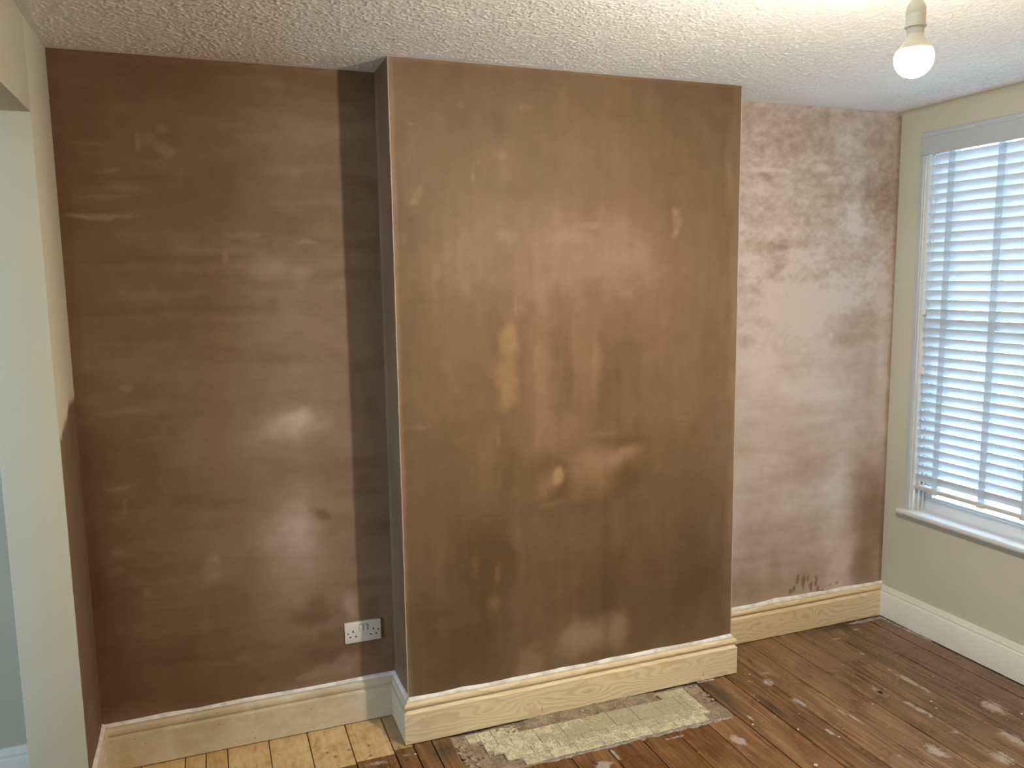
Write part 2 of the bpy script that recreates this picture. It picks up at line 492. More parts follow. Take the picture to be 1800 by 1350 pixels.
# ------------------------------------------------------------------ drying patches and other pale and dark blotches of the plaster (x, z, rx, rz, amount, edge, tint) on each wall
LEFT = [(0.76,1.624,0.101,0.064,0.38,0.1,0),(0.721,1.676,0.053,0.051,0.12,0.3,0),(0.725,1.243,0.089,0.07,0.75,0.35,0),(0.796,1.266,0.064,0.049,0.35,0.2,0),(0.723,0.846,0.13,0.158,0.42,0.2,0),(0.748,0.705,0.099,0.142,0.45,0.2,0),(0.634,0.778,0.085,0.135,0.3,0.2,0),(0.725,0.891,0.053,0.113,0.3,0.2,0),(0.656,0.569,0.085,0.068,0.2,0.2,0),(0.408,0.72,0.032,0.057,0.55,0.5,0),(0.446,0.748,0.061,0.055,0.25,0.2,0),(0.922,0.491,0.031,0.057,0.75,0.5,0),(0.795,0.523,0.066,0.037,0.25,0.3,0),(0.873,0.251,0.082,0.034,0.5,0.6,0),(0.748,0.227,0.058,0.019,0.45,0.6,0),(0.877,0.342,0.068,0.029,0.2,0.4,0),(0.8,1.823,0.034,0.03,0.3,0.6,0),(0.774,1.798,0.025,0.038,0.3,0.6,0),(0.668,1.841,0.061,0.046,0.25,0.5,0),(0.128,2.018,0.11,0.01,0.75,0.7,0),(0.062,2.023,0.043,0.008,0.4,0.7,0),(0.097,2.266,0.07,0.007,0.3,0.6,0),(0.151,2.173,0.039,0.008,0.45,0.7,0),(0.121,2.233,0.052,0.009,0.25,0.6,0),(0.174,2.117,0.071,0.011,0.25,0.6,0),(0.136,2.087,0.08,0.01,0.3,0.6,0),(0.344,2.242,0.037,0.027,0.4,0.6,0),(0.296,2.284,0.036,0.031,0.25,0.5,0),(0.34,2.324,0.022,0.024,0.4,0.7,0),(0.256,2.273,0.009,0.03,0.5,0.8,0),(0.378,2.2,0.113,0.039,0.22,0.4,0),(0.594,1.955,0.059,0.012,0.35,0.7,0),(0.521,1.879,0.011,0.025,0.5,0.8,0),(0.816,1.935,0.037,0.006,0.5,0.8,0),(0.397,1.904,0.214,0.02,0.2,0.4,0),(0.393,1.84,0.295,0.02,0.25,0.4,0),(0.587,1.825,0.224,0.025,0.22,0.4,0),(0.331,1.744,0.311,0.024,0.15,0.3,0),(0.662,1.737,0.338,0.125,0.2,0.1,0),(0.326,1.663,0.332,0.016,0.15,0.5,0),(0.454,1.576,0.324,0.016,0.12,0.5,0),(0.743,2.131,0.166,0.184,0.12,0.1,0),(0.796,2.398,0.145,0.121,0.1,0.1,0),(0.495,1.256,0.396,0.255,0.14,0.1,0),(0.645,1.002,0.28,0.372,0.16,0.1,0),(0.837,1.473,0.13,0.174,0.14,0.1,0),(0.162,1.426,0.025,0.012,0.5,0.7,0),(0.146,1.335,0.074,0.01,0.35,0.7,0),(0.109,1.059,0.04,0.009,0.45,0.7,0),(0.128,0.994,0.008,0.029,0.3,0.7,0),(0.087,0.755,0.038,0.013,0.4,0.7,0),(0.098,0.828,0.026,0.009,0.4,0.7,0),(0.176,0.666,0.015,0.018,0.3,0.6,0),(0.815,0.881,0.035,0.027,-0.8,0.4,0),(0.843,0.861,0.057,0.055,-0.25,0.2,0),(0.776,0.484,0.093,0.047,-0.7,0.3,0),(0.795,0.535,0.049,0.032,-0.4,0.3,0),(0.82,0.329,0.09,0.071,-0.45,0.2,0),(-0.008,1.072,0.08,0.403,-0.35,0.1,0),(0.005,0.757,0.091,0.29,-0.35,0.1,0),(0.036,0.428,0.075,0.172,-0.25,0.1,0),(0.072,0.266,0.114,0.066,-0.35,0.2,0),(0.242,0.344,0.159,0.133,-0.2,0.1,0),(0.056,2.17,0.086,0.371,-0.15,0.1,0),(0.507,2.145,0.176,0.119,-0.2,0.1,0),(0.58,2.067,0.263,0.101,-0.22,0.2,0),(0.211,1.875,0.11,0.047,-0.25,0.3,0),(0.276,2.312,0.203,0.171,-0.12,0.1,0),(0.711,2.293,0.121,0.1,-0.1,0.1,0),(0.677,2.017,0.248,0.062,-0.2,0.2,0),(0.342,1.914,0.19,0.012,-0.12,0.5,0),(0.365,1.692,0.254,0.012,-0.1,0.5,0),(0.559,1.687,0.121,0.017,-0.1,0.5,0),(0.913,2.24,0.107,0.062,-0.15,0.2,0),(0.904,2.506,0.126,0.06,-0.1,0.1,0),(1.006,1.33,0.041,0.267,-0.2,0.1,0),(1.006,0.416,0.033,0.121,-0.4,0.3,0),(0.2,1.176,0.171,0.103,-0.18,0.1,0),(0.428,0.423,0.294,0.158,-0.15,0.1,0),(0.894,0.767,0.045,0.138,0.12,0.1,0),(1.013,1.509,0.036,0.133,0.2,0.1,0)]
RIGHT = [(3.155,1.645,0.278,0.108,0.5,0.2,0),(3.094,1.469,0.349,0.164,0.3,0.1,0),(3.205,1.241,0.213,0.071,0.35,0.2,0),(3.104,1.192,0.317,0.139,0.25,0.1,0),(2.852,1.823,0.097,0.068,0.3,0.5,0),(2.908,1.584,0.132,0.16,0.15,0.1,0),(3.119,1.869,0.136,0.032,0.35,0.6,0),(3.212,1.901,0.048,0.022,0.4,0.7,0),(3.415,2.01,0.056,0.076,0.4,0.5,0),(3.464,2.079,0.089,0.081,0.2,0.3,0),(3.361,2.385,0.077,0.042,0.3,0.5,0),(3.333,2.251,0.14,0.048,0.15,0.3,0),(2.84,2.266,0.095,0.013,0.35,0.7,0),(2.935,2.264,0.129,0.008,0.4,0.8,0),(3.112,2.309,0.066,0.042,0.35,0.6,0),(3.196,2.278,0.054,0.021,0.45,0.7,0),(2.916,2.345,0.045,0.026,0.3,0.7,0),(3.012,2.365,0.026,0.025,0.3,0.7,0),(2.874,2.173,0.193,0.015,0.25,0.6,0),(3.335,2.224,0.104,0.016,0.35,0.7,0),(2.753,2.017,0.037,0.016,0.5,0.7,0),(3.102,2.126,0.04,0.016,0.35,0.7,0),(2.943,2.019,0.097,0.031,0.25,0.4,0),(3.586,1.817,0.051,0.167,0.3,0.2,0),(3.632,1.332,0.052,0.372,0.45,0.2,0),(3.299,1.489,0.014,0.013,0.7,0.9,0),(3.384,0.796,0.096,0.118,0.3,0.2,0),(3.38,0.501,0.089,0.297,0.35,0.3,0),(3.427,0.283,0.098,0.152,0.4,0.3,0),(2.962,0.923,0.136,0.168,0.2,0.1,0),(2.866,1.343,0.132,0.162,0.2,0.1,0),(3.158,0.689,0.142,0.046,0.2,0.3,0),(3.603,0.149,0.116,0.019,0.6,0.7,0),(3.467,0.964,0.225,0.146,0.15,0.1,0),(3.606,0.442,0.116,0.274,-0.6,0.3,0),(3.56,0.233,0.124,0.124,-0.55,0.3,0),(3.554,0.72,0.106,0.179,-0.35,0.3,0),(3.638,0.56,0.077,0.182,-0.2,0.2,0),(3.407,1.456,0.115,0.045,-0.45,0.4,0),(3.366,1.57,0.107,0.072,-0.35,0.4,0),(3.509,1.566,0.11,0.084,-0.25,0.3,0),(3.387,1.86,0.142,0.044,-0.25,0.4,0),(2.815,1.467,0.058,0.037,-0.5,0.4,0),(2.794,1.653,0.051,0.032,-0.3,0.4,0),(2.965,1.849,0.058,0.105,-0.35,0.5,0),(2.994,1.928,0.2,0.031,-0.25,0.4,0),(3.207,2.022,0.278,0.064,-0.18,0.2,0),(2.932,2.341,0.162,0.041,-0.2,0.3,0),(2.872,2.224,0.096,0.021,-0.3,0.5,0),(3.123,2.452,0.269,0.077,-0.12,0.1,0),(3.542,2.284,0.086,0.241,-0.3,0.2,0),(3.604,2.15,0.05,0.244,-0.3,0.3,0),(3.512,2.175,0.072,0.081,-0.25,0.4,0),(2.891,0.505,0.102,0.285,-0.25,0.2,0),(2.997,0.345,0.042,0.117,-0.3,0.4,0),(3.129,0.532,0.142,0.204,-0.2,0.2,0),(2.797,0.288,0.101,0.115,-0.3,0.2,0),(3.146,0.27,0.008,0.028,-1.2,0.9,0),(3.182,0.253,0.009,0.039,-1.2,0.9,0),(3.21,0.267,0.006,0.019,-1.2,0.9,0),(3.226,0.222,0.009,0.028,-1.2,0.9,0),(3.261,0.247,0.009,0.032,-1.2,0.9,0),(3.273,0.203,0.009,0.016,-1.2,0.9,0),(3.127,0.22,0.008,0.015,-1.2,0.9,0),(3.303,0.186,0.011,0.01,-1.2,0.9,0),(3.353,0.215,0.009,0.006,-1.2,0.9,0),(3.106,0.211,0.008,0.016,-1.2,0.9,0),(3.393,0.215,0.009,0.008,-1.2,0.9,0),(2.803,1.293,0.098,0.043,-0.1,0.3,0)]
CHIM = [(2.265,2.003,0.027,0.06,0.6,0.7,0),(2.27,2.054,0.021,0.018,0.3,0.7,0),(2.255,1.95,0.019,0.019,0.4,0.7,0),(1.533,1.548,0.047,0.074,0.45,0.5,1),(1.52,1.416,0.051,0.088,0.4,0.4,1),(1.513,1.328,0.048,0.058,0.3,0.4,1),(1.542,1.661,0.057,0.043,0.2,0.4,0.5),(1.727,0.995,0.025,0.037,0.7,0.4,1),(1.702,0.981,0.055,0.056,0.35,0.2,0.6),(2.032,1.056,0.075,0.033,0.5,0.5,0.3),(1.971,1.042,0.106,0.053,0.35,0.3,0.3),(1.867,1,0.104,0.094,0.35,0.2,0.7),(1.893,1.419,0.026,0.16,0.3,0.4,0.4),(1.831,1.49,0.075,0.203,0.2,0.2,0.3),(1.658,1.454,0.068,0.243,0.3,0.2,0.4),(1.644,1.251,0.088,0.158,0.25,0.2,0.4),(1.754,1.174,0.126,0.092,0.2,0.2,0.4),(1.783,1.871,0.544,0.153,0.3,0.1,0),(1.983,1.916,0.316,0.133,0.2,0.1,0),(1.617,1.979,0.191,0.085,0.2,0.3,0),(1.782,1.761,0.357,0.132,0.2,0.1,0),(1.87,1.992,0.044,0.014,0.35,0.6,0),(1.808,1.937,0.099,0.022,0.2,0.5,0),(1.535,1.947,0.046,0.029,0.25,0.5,0),(1.611,2.423,0.032,0.013,0.35,0.5,0),(1.359,2.418,0.018,0.014,0.3,0.6,0),(1.163,2.34,0.008,0.008,0.6,0.8,0),(1.175,2.072,0.021,0.016,0.4,0.6,0),(1.159,2.096,0.034,0.032,0.25,0.4,0),(1.187,2.107,0.021,0.024,0.3,0.5,0),(1.395,2.167,0.007,0.029,0.4,0.7,0),(1.506,2.249,0.036,0.021,0.3,0.4,0),(1.416,2.217,0.011,0.01,0.35,0.7,0),(1.517,2.208,0.018,0.062,0.2,0.4,0),(1.554,1.689,0.007,0.043,0.4,0.7,0),(1.257,1.811,0.018,0.029,0.25,0.5,0),(1.129,1.935,0.017,0.028,0.35,0.5,0),(1.43,1.809,0.185,0.127,0.18,0.1,0),(1.271,1.685,0.134,0.25,0.12,0.1,0),(1.308,1.385,0.16,0.257,0.12,0.1,0),(2.166,1.709,0.163,0.23,0.15,0.1,0),(2.481,2.466,0.039,0.022,0.35,0.5,0),(2.526,2.313,0.023,0.16,0.4,0.4,0),(2.522,2.151,0.022,0.116,0.4,0.4,0),(2.322,2.191,0.049,0.091,0.15,0.2,0),(1.161,1.244,0.052,0.008,0.4,0.7,0),(1.932,1.155,0.078,0.007,0.35,0.7,0),(1.476,1.174,0.007,0.049,0.45,0.6,0),(1.484,1.015,0.012,0.045,0.3,0.5,0),(1.714,0.886,0.066,0.012,0.35,0.7,0),(1.466,0.636,0.014,0.052,0.45,0.5,0.3),(1.372,0.673,0.019,0.051,0.3,0.4,0.3),(1.452,0.509,0.028,0.033,0.4,0.4,0.3),(1.878,0.303,0.148,0.07,0.75,0.4,0),(2.013,0.292,0.044,0.091,0.6,0.4,0),(1.799,0.255,0.133,0.065,0.6,0.3,0),(1.582,0.234,0.065,0.073,0.75,0.4,0),(2.039,0.677,0.005,0.007,0.7,0.9,0),(1.672,0.425,0.154,0.193,0.12,0.1,0),(2.44,0.271,0.06,0.079,0.15,0.2,0),(2.577,0.827,0.018,0.506,0.3,0.3,0),(1.78,1.447,0.02,0.158,-0.45,0.4,0),(1.744,1.539,0.035,0.09,-0.25,0.3,0),(1.945,1.346,0.067,0.139,-0.3,0.3,0),(2.062,1.48,0.133,0.185,-0.2,0.2,0),(1.678,1.042,0.1,0.055,-0.3,0.3,0),(1.74,0.942,0.055,0.042,-0.45,0.3,0),(1.765,1.01,0.02,0.047,-0.4,0.4,0),(2.024,1.116,0.134,0.024,-0.3,0.4,0),(2.024,0.96,0.081,0.087,-0.4,0.3,0),(1.802,0.864,0.183,0.071,-0.25,0.2,0),(1.386,0.775,0.118,0.137,-0.45,0.2,0),(1.406,0.633,0.12,0.116,-0.35,0.2,0),(1.491,0.714,0.048,0.116,-0.3,0.3,0),(1.238,0.404,0.187,0.207,-0.3,0.1,0),(1.425,0.395,0.073,0.211,-0.3,0.2,0),(1.801,0.648,0.292,0.12,-0.2,0.1,0),(1.879,0.49,0.215,0.123,-0.3,0.2,0),(2.316,0.704,0.265,0.326,-0.25,0.1,0),(2.436,0.455,0.15,0.208,-0.3,0.1,0),(2.235,0.383,0.144,0.154,-0.2,0.1,0),(1.419,1.246,0.06,0.053,-0.2,0.2,0),(1.509,1.058,0.052,0.091,-0.2,0.2,0),(1.333,2.383,0.243,0.139,-0.15,0.1,0),(1.485,2.351,0.045,0.04,-0.25,0.3,0),(1.151,1.975,0.128,0.081,-0.2,0.2,0),(1.261,2.119,0.087,0.121,-0.12,0.1,0),(2.292,2.348,0.247,0.199,-0.12,0.1,0),(1.932,2.417,0.151,0.085,-0.1,0.1,0),(1.957,2.136,0.232,0.11,-0.1,0.1,0),(2.217,1.939,0.108,0.091,-0.12,0.2,0),(1.075,0.926,0.043,0.535,0.1,0.1,0),(1.534,1.147,0.145,0.09,0.1,0.1,0)]


def paint_dry(me, X, Z, blobs, base, seed, horiz, x_off=0.0):
    wx = fbm(X, Z, 9, 9, seed, 3) * 0.05; wz = fbm(X, Z, 9, 9, seed + 50, 3) * 0.05
    ws = fbm(X, Z, 60, 60, seed + 90, 2) * 0.006
    d = base + 0.0 * X; t = 0.0 * X
    if horiz:
        d = d + fbm(X, Z, 2.2, 6, seed + 1, 4) * 0.11 + fbm(X, Z, 4, 26, seed + 2, 3) * 0.07 + fbm(X, Z, 1.2, 1.2, seed + 3, 3) * 0.12
    else:
        d = d + fbm(X, Z, 7, 2.0, seed + 1, 4) * 0.09 + fbm(X, Z, 34, 3.0, seed + 2, 3) * 0.045 + fbm(X, Z, 1.2, 1.2, seed + 3, 3) * 0.10
    d = d + fbm(X, Z, 22, 22, seed + 4, 3) * 0.05
    for (cx, cz, rx, rz, a, e, ti) in blobs:
        k = min(1.0, min(rx, rz) / 0.05)
        u = (X + wx * k + ws - cx) / rx; v = (Z + wz * k + ws - cz) / rz
        r = np.sqrt(u * u + v * v)
        wdt = 1.0 - 0.8 * e
        f = 1 - sstep(1 - wdt, 1 + 0.75 * wdt, r)
        d = d + 0.30 * a * f; t = np.maximum(t, ti * f * abs(a) * 1.3)
    return d, t

def plaster_grid(name, x0, x1, z0, z1, y, blobs_fn, step=0.0075):
    nx = int((x1 - x0) / step) + 1; nz = int((z1 - z0) / step) + 1
    xs = np.linspace(x0, x1, nx); zs = np.linspace(z0, z1, nz)
    X, Z = np.meshgrid(xs, zs, indexing='ij')
    sd = int(abs(y) * 1000) + 5
    su, sv = (7, 22) if y == 0 else (22, 7)
    Y = y + (fbm(X, Z, 2.0, 2.0, sd, 2) * 0.003 + fbm(X, Z, su, sv, sd + 9, 3, 0.6) * 0.0011 + np.maximum(0, fbm(X, Z, 9, 30, sd + 30, 2) - 0.30) * 0.004) * sstep(0, 0.06, X - x0) * sstep(0, 0.06, x1 - X)
    v = np.stack([X.ravel(), Y.ravel(), Z.ravel()], 1)
    idx = np.arange(nx * nz).reshape(nx, nz)
    q = np.stack([idx[:-1, :-1].ravel(), idx[1:, :-1].ravel(), idx[1:, 1:].ravel(), idx[:-1, 1:].ravel()], 1)
    # thickness: a back sheet joined by rim faces
    me = bpy.data.meshes.new(name)
    nq = len(q)
    me.vertices.add(len(v)); me.vertices.foreach_set('co', v.ravel())
    me.loops.add(nq * 4); me.loops.foreach_set('vertex_index', q.ravel().astype(np.int32))
    me.polygons.add(nq); me.polygons.foreach_set('loop_start', np.arange(0, nq * 4, 4, dtype=np.int32))
    me.update(calc_edges=True); me.validate()
    me.polygons.foreach_set('use_smooth', np.ones(nq, dtype=bool))
    d, t = blobs_fn(X, Z)
    for nm, arr in (('dry', d), ('tint', t)):
        a = me.attributes.new(nm, 'FLOAT', 'POINT'); a.data.foreach_set('value', np.clip(arr, 0, 1.1).ravel().astype(np.float32))
    me.materials.append(PLASTER)
    return me

def back_fn(X, Z):
    m = X < 1.8
    wob = fbm(X, Z, 8, 4, 77, 2) * 0.01
    dl, tl = paint_dry(None, X, Z, LEFT, 0.25, 11, True)
    dr, tr = paint_dry(None, X, Z, RIGHT, 0.86, 23, True)  # right alcove is drier, its base raised further in place of window light
    # slow gradients: left paler lower down and nearer the breast, both darker at foot
    dl = dl + 0.05 * sstep(1.9, 1.2, Z) + 0.05 * sstep(0.2, 0.8, X) - 0.06 * sstep(0.5, 0.2, Z)
    dr = dr - 0.07 * sstep(0.75, 0.25, Z) + (fbm(X, Z, 30, 45, 711, 3, 0.7) * 0.16) * sstep(1.2, 1.8, Z)
    d = np.where(m, dl, dr); t = np.where(m, tl, tr)
    # edges: darker in both side corners, slightly paler along the top
    d = d - 0.05 * sstep(0.05, 0.02, X + wob)
    e = np.abs((W - X) - 0.028 - wob); d = d - 0.22 * sstep(0.030, 0.005, np.abs(W - X) + wob * 1.2)
    d = d + 0.06 * sstep(0.012, 0.0, np.abs(H - Z - 0.012 + wob))
    return d, t

def chim_fn(X, Z):
    wob = fbm(X, Z, 8, 5, 177, 3) * 0.014
    d, t = paint_dry(None, X, Z, CHIM, 0.195, 41, False)
    d = d + 0.20 * sstep(0.020, 0.008, X - C1 + wob * 0.6) + 0.10 * sstep(0.05, 0.02, C2 - X + wob * 2)
    d = d + 0.10 * sstep(0.014, 0.004, H - Z + wob * 0.7)
    return d, t

# ------------------------------------------------------------------ shell of the room
wb = link('wall_back', plaster_grid('wall_back', 0, W, 0, H, 0, back_fn))
tag(wb, 'patchy brown freshly plastered back wall of the two alcoves', 'wall', kind='structure')
# masonry behind the skim, so that the wall has real depth
link('masonry', boxes('masonry', [(-3.2, W + 0.3, 0.008, 0.22, -0.12, H + 0.12)]), BRICK_O, wb)

cb = link('wall_chimney', plaster_grid('wall_chimney', C1, C2, 0, H, -D, chim_fn))
tag(cb, 'patchy brown plastered chimney breast standing forward between the alcoves', 'chimney breast', kind='structure')
def cheek(name, x, flip):
    ny, nz = 24, 180
    ys = np.linspace(-D, 0, ny); zs = np.linspace(0, H, nz)
    Y, Z = np.meshgrid(ys, zs, indexing='ij')
    d = 0.33 + fbm(Y, Z, 6, 3, 301, 3) * 0.14 + 0.12 * sstep(0.03, 0.01, np.abs(Y + 0.03))
    v = [(x, float(a), float(b)) for a, b in zip(Y.ravel(), Z.ravel())]
    f = []
    for i in range(ny - 1):
        for j in range(nz - 1):
            q = (i * nz + j, (i + 1) * nz + j, (i + 1) * nz + j + 1, i * nz + j + 1)
            f.append(q[::-1] if flip else q)
    me = mesh(name, v, f); smooth(me)
    for nm, arr in (('dry', d), ('tint', d * 0)):
        a = me.attributes.new(nm, 'FLOAT', 'POINT'); a.data.foreach_set('value', arr.ravel().astype(np.float32))
    return link(name, me, PLASTER, cb)
cheek('cheek', C1, True); cheek('cheek', C2, False)
# metal-edged arris bead running up each front corner
for x in (C1, C2):
    n = 60; v = []; f = []
    for i in range(n):
        z = 0.178 + (H - 0.18) * i / (n - 1); j = random.uniform(-0.0006, 0.0006)
        for k in range(6):
            a = 2 * math.pi * k / 6
            v.append((x + j + 0.0022 * math.cos(a), -D + 0.0022 * math.sin(a), z))
    for i in range(n - 1):
        for k in range(6): f.append((i * 6 + k, i * 6 + (k + 1) % 6, (i + 1) * 6 + (k + 1) % 6, (i + 1) * 6 + k))
    me = mesh('arris', v, f); smooth(me)
    for nm, val in (('dry', 0.82), ('tint', 0.0)):
        a = me.attributes.new(nm, 'FLOAT', 'POINT'); a.data.foreach_set('value', np.full(len(v), val, dtype=np.float32))
    link('arris', me, PLASTER, cb)

wr = link('wall_right', boxes('wall_right', [(W, W + 0.3, WY0, 0.006, -0.12, H), (W, W + 0.3, YF, WY1, -0.12, H), (W, W + 0.3, WY1, WY0, -0.12, WZ0 - 0.02), (W, W + 0.3, WY1, WY0, WZ1, H)]), PAINT_R)
tag(wr, 'greige painted wall on the right with the blinded window in it', 'wall', kind='structure')
# small hand-formed cove where that wall meets the ceiling
cv = []; n = 7; R = 0.032
prof = [(0, H - R)] + [(R * (1 - math.cos(math.radians(90 * i / n))), H - R + R * math.sin(math.radians(90 * i / n))) for i in range(1, n + 1)] + [(0, H + 0.004)]
cove = link('cove', sweep('cove', [(W, 0), (W, YF)], prof, 0, 0, side=-1), PAINT_R, wr)

wl = link('wall_left', boxes('wall_left', [(-JT, 0, JY, 0.006, 0, H), (-JT, 0, -2.5, JY, JZ, H), (-JT, 0, YF, -2.5, 0, H)], bevel=0.003, seg=2), PAINT_L)
tag(wl, 'pale greige nib and lintel of the wide opening on the left', 'wall', kind='structure')
wf = link('wall_front', boxes('wall_front', [(-3.2, W + 0.3, YF - 0.15, YF, -0.12, H)]), PAINT_F)
tag(wf, 'plain greige wall facing the chimney breast', 'wall', kind='structure')

me = boxes('ceiling', [(-3.2, W + 0.3, YF - 0.15, 0.22, H + 0.003, H + 0.12)])
ce = link('ceiling', me, CEIL)
tag(ce, 'off-white stippled textured ceiling over the room', 'ceiling', kind='structure')

# its stipple is real relief: lumps of thick textured paint about a centimetre across
def ceil_sheet(name, x0, x1, y0, y1, step):
    nx = int((x1 - x0) / step) + 1; ny = int((y1 - y0) / step) + 1
    X, Y = np.meshgrid(np.linspace(x0, x1, nx), np.linspace(y0, y1, ny), indexing='ij')
    wx = vnoise(X, Y, 70, 70, 601) * 0.011; wy = vnoise(X, Y, 70, 70, 602) * 0.011
    a = vnoise(X + wx, Y + wy, 140, 140, 603) * 2
    b = vnoise(X - wy, Y + wx, 92, 92, 604) * 2
    h = sstep(0.10, 0.55, a) * 0.0019 + sstep(0.25, 0.0, np.abs(b)) * 0.0013 + fbm(X, Y, 3, 3, 605, 2) * 0.002
    edge = np.where((X > C1 - 0.02) & (X < C2 + 0.02), -D, 0.0) - Y
    msk = sstep(0.006, 0.040, edge + vnoise(X, Y, 25, 25, 606) * 0.03) * sstep(0.02, 0.06, W - X) * sstep(0.004, 0.03, X + 0.004)
    Z = H - h * msk
    v = np.stack([X.ravel(), Y.ravel(), Z.ravel()], 1)
    idx = np.arange(nx * ny).reshape(nx, ny)
    q = np.stack([idx[:-1, :-1].ravel(), idx[:-1, 1:].ravel(), idx[1:, 1:].ravel(), idx[1:, :-1].ravel()], 1)
    m_ = bpy.data.meshes.new(name); nq = len(q)
    m_.vertices.add(len(v)); m_.vertices.foreach_set('co', v.ravel())
    m_.loops.add(nq * 4); m_.loops.foreach_set('vertex_index', q.ravel().astype(np.int32))
    m_.polygons.add(nq); m_.polygons.foreach_set('loop_start', np.arange(0, nq * 4, 4, dtype=np.int32))
    m_.update(calc_edges=True)
    m_.polygons.foreach_set('use_smooth', np.ones(nq, dtype=bool))
    return m_
tag(link('stipple_texture', ceil_sheet('stipple_texture', -0.002, W, -1.46, 0.004, 0.003), CEIL, ce), kind='stuff')

# the neighbouring room through the opening
wa = link('wall_adjoining_back', boxes('wall_adjoining_back', [(-3.2, -JT + 0.001, -0.004, 0.006, 0, H)]), PAINT_A)
tag(wa, 'grey-green wall of the next room, seen past the nib', 'wall', kind='structure')
wo = link('wall_adjoining_left', boxes('wall_adjoining_left', [(-3.15, -3.0, -1.75, 0, -0.12, H), (-3.15, -3.0, YF, -2.65, -0.12, H), (-3.15, -3.0, -2.65, -1.75, -0.12, 1.0), (-3.15, -3.0, -2.65, -1.75, 2.0, H)]), PAINT_A)
tag(wo, 'far grey-green wall of the next room with its window opening', 'wall', kind='structure')

# outside, below the window
gd = link('ground', boxes('ground', [(W + 0.3, 30, -22, 18, -0.45, -0.35)]), GROUND)
tag(gd, 'pale paving outside, below the window', 'ground', kind='structure')

# ------------------------------------------------------------------ floor: every board its own piece
fl = link('floor', boxes('floor', [(-3.0, W, YF, 0.0, -0.12, -0.030)]), SUB)
tag(fl, 'old wooden board floor, dark stained with a bare strip in the alcove', 'floor', kind='structure')
def board(x0, x1, y0, y1, mat, dz=0.0):
    g = 0.0016 + random.uniform(0, 0.0009)
    me = boxes('floorboard', [(x0 + g - (x0 + x1) / 2, x1 - g - (x0 + x1) / 2, y0 - (y0 + y1) / 2, y1 - (y0 + y1) / 2, -0.022, 0.0)], bevel=0.0013)
    o = link('floorboard', me, mat, fl, ((x0 + x1) / 2, (y0 + y1) / 2, dz))
    return o
HX0, HX1, HYF = 1.245, 2.380, -0.557
pe = [-0.03, 0.120, 0.273, 0.346, 0.424, 0.577, 0.724, 0.873, 1.021, 1.097]
for a, b in zip(pe[:-1], pe[1:]):
    yb = -0.305 + 0.030 * ((a + b) / 2 - 0.75) * 2.2 if a < 1.02 else -0.268
    board(a, b, yb, -0.004, PALE, random.uniform(-0.0008, 0.0006))
de = [-3.0, -2.7, -2.4, -2.1, -1.8, -1.5, -1.2, -0.9, -0.6, -0.3, -0.03, 0.120, 0.273, 0.424, 0.577, 0.724, 0.873, 1.021, 1.097, 1.170, HX0, 1.325, 1.475, 1.630, 1.783, 1.935, 2.084, 2.235, HX1, 2.531, 2.680, 2.826, 2.977, 3.120, 3.277, 3.420, 3.572, 3.668]
for a, b in zip(de[:-1], de[1:]):
    m = (a + b) / 2
    if m < -0.03: y1 = -0.004
    elif m < 1.02: y1 = -0.306 + 0.030 * (m - 0.75) * 2.2
    elif m < 1.097: y1 = -0.269
    elif m < HX0: y1 = -0.10
    elif m < HX1: y1 = HYF - 0.002
    elif m < C2: y1 = -0.10
    else: y1 = -0.004
    board(a, b, YF + 0.002, y1, FLOOR, random.uniform(-0.0012, 0.0008))

# ------------------------------------------------------------------ hearth with its loose tiles
hx = np.linspace(HX0, HX1, 190); hy = np.linspace(HYF, -0.215, 58)
X, Y = np.meshgrid(hx, hy, indexing='ij')
Z = -0.0105 + fbm(X, Y, 30, 30, 400, 4, 0.65) * 0.009 + fbm(X, Y, 6, 6, 420, 2) * 0.004
# old render left proud along the back under the new skirting
Z = Z + 0.013 * sstep(-0.350, -0.31, Y + fbm(X, Y, 20, 20, 440, 3) * 0.05) * sstep(1.50, 1.60, X) * sstep(2.20, 2.12, X)
v = [(float(a), float(b), float(c)) for a, b, c in zip(X.ravel(), Y.ravel(), Z.ravel())]
nyy = len(hy); f = []
for i in range(len(hx) - 1):
    for j in range(nyy - 1): f.append((i * nyy + j, (i + 1) * nyy + j, (i + 1) * nyy + j + 1, i * nyy + j + 1))
# skirt so the bed has depth
nb = len(v)
rim = [i * nyy for i in range(len(hx))] + [(len(hx) - 1) * nyy + j for j in range(1, nyy)] + [i * nyy + nyy - 1 for i in range(len(hx) - 2, -1, -1)] + [j for j in range(nyy - 2, 0, -1)]
for r_ in rim: v.append((v[r_][0], v[r_][1], -0.030))
for i in range(len(rim)):
    a, b = rim[i], rim[(i + 1) % len(rim)]
    f.append((b, a, nb + i, nb + (i + 1) % len(rim)))
hb = link('hearth', smooth(mesh('hearth', v, f), 40), BED)
tag(hb, 'rough mortar hearth bed with pale yellow tiles in front of the chimney breast', 'hearth')

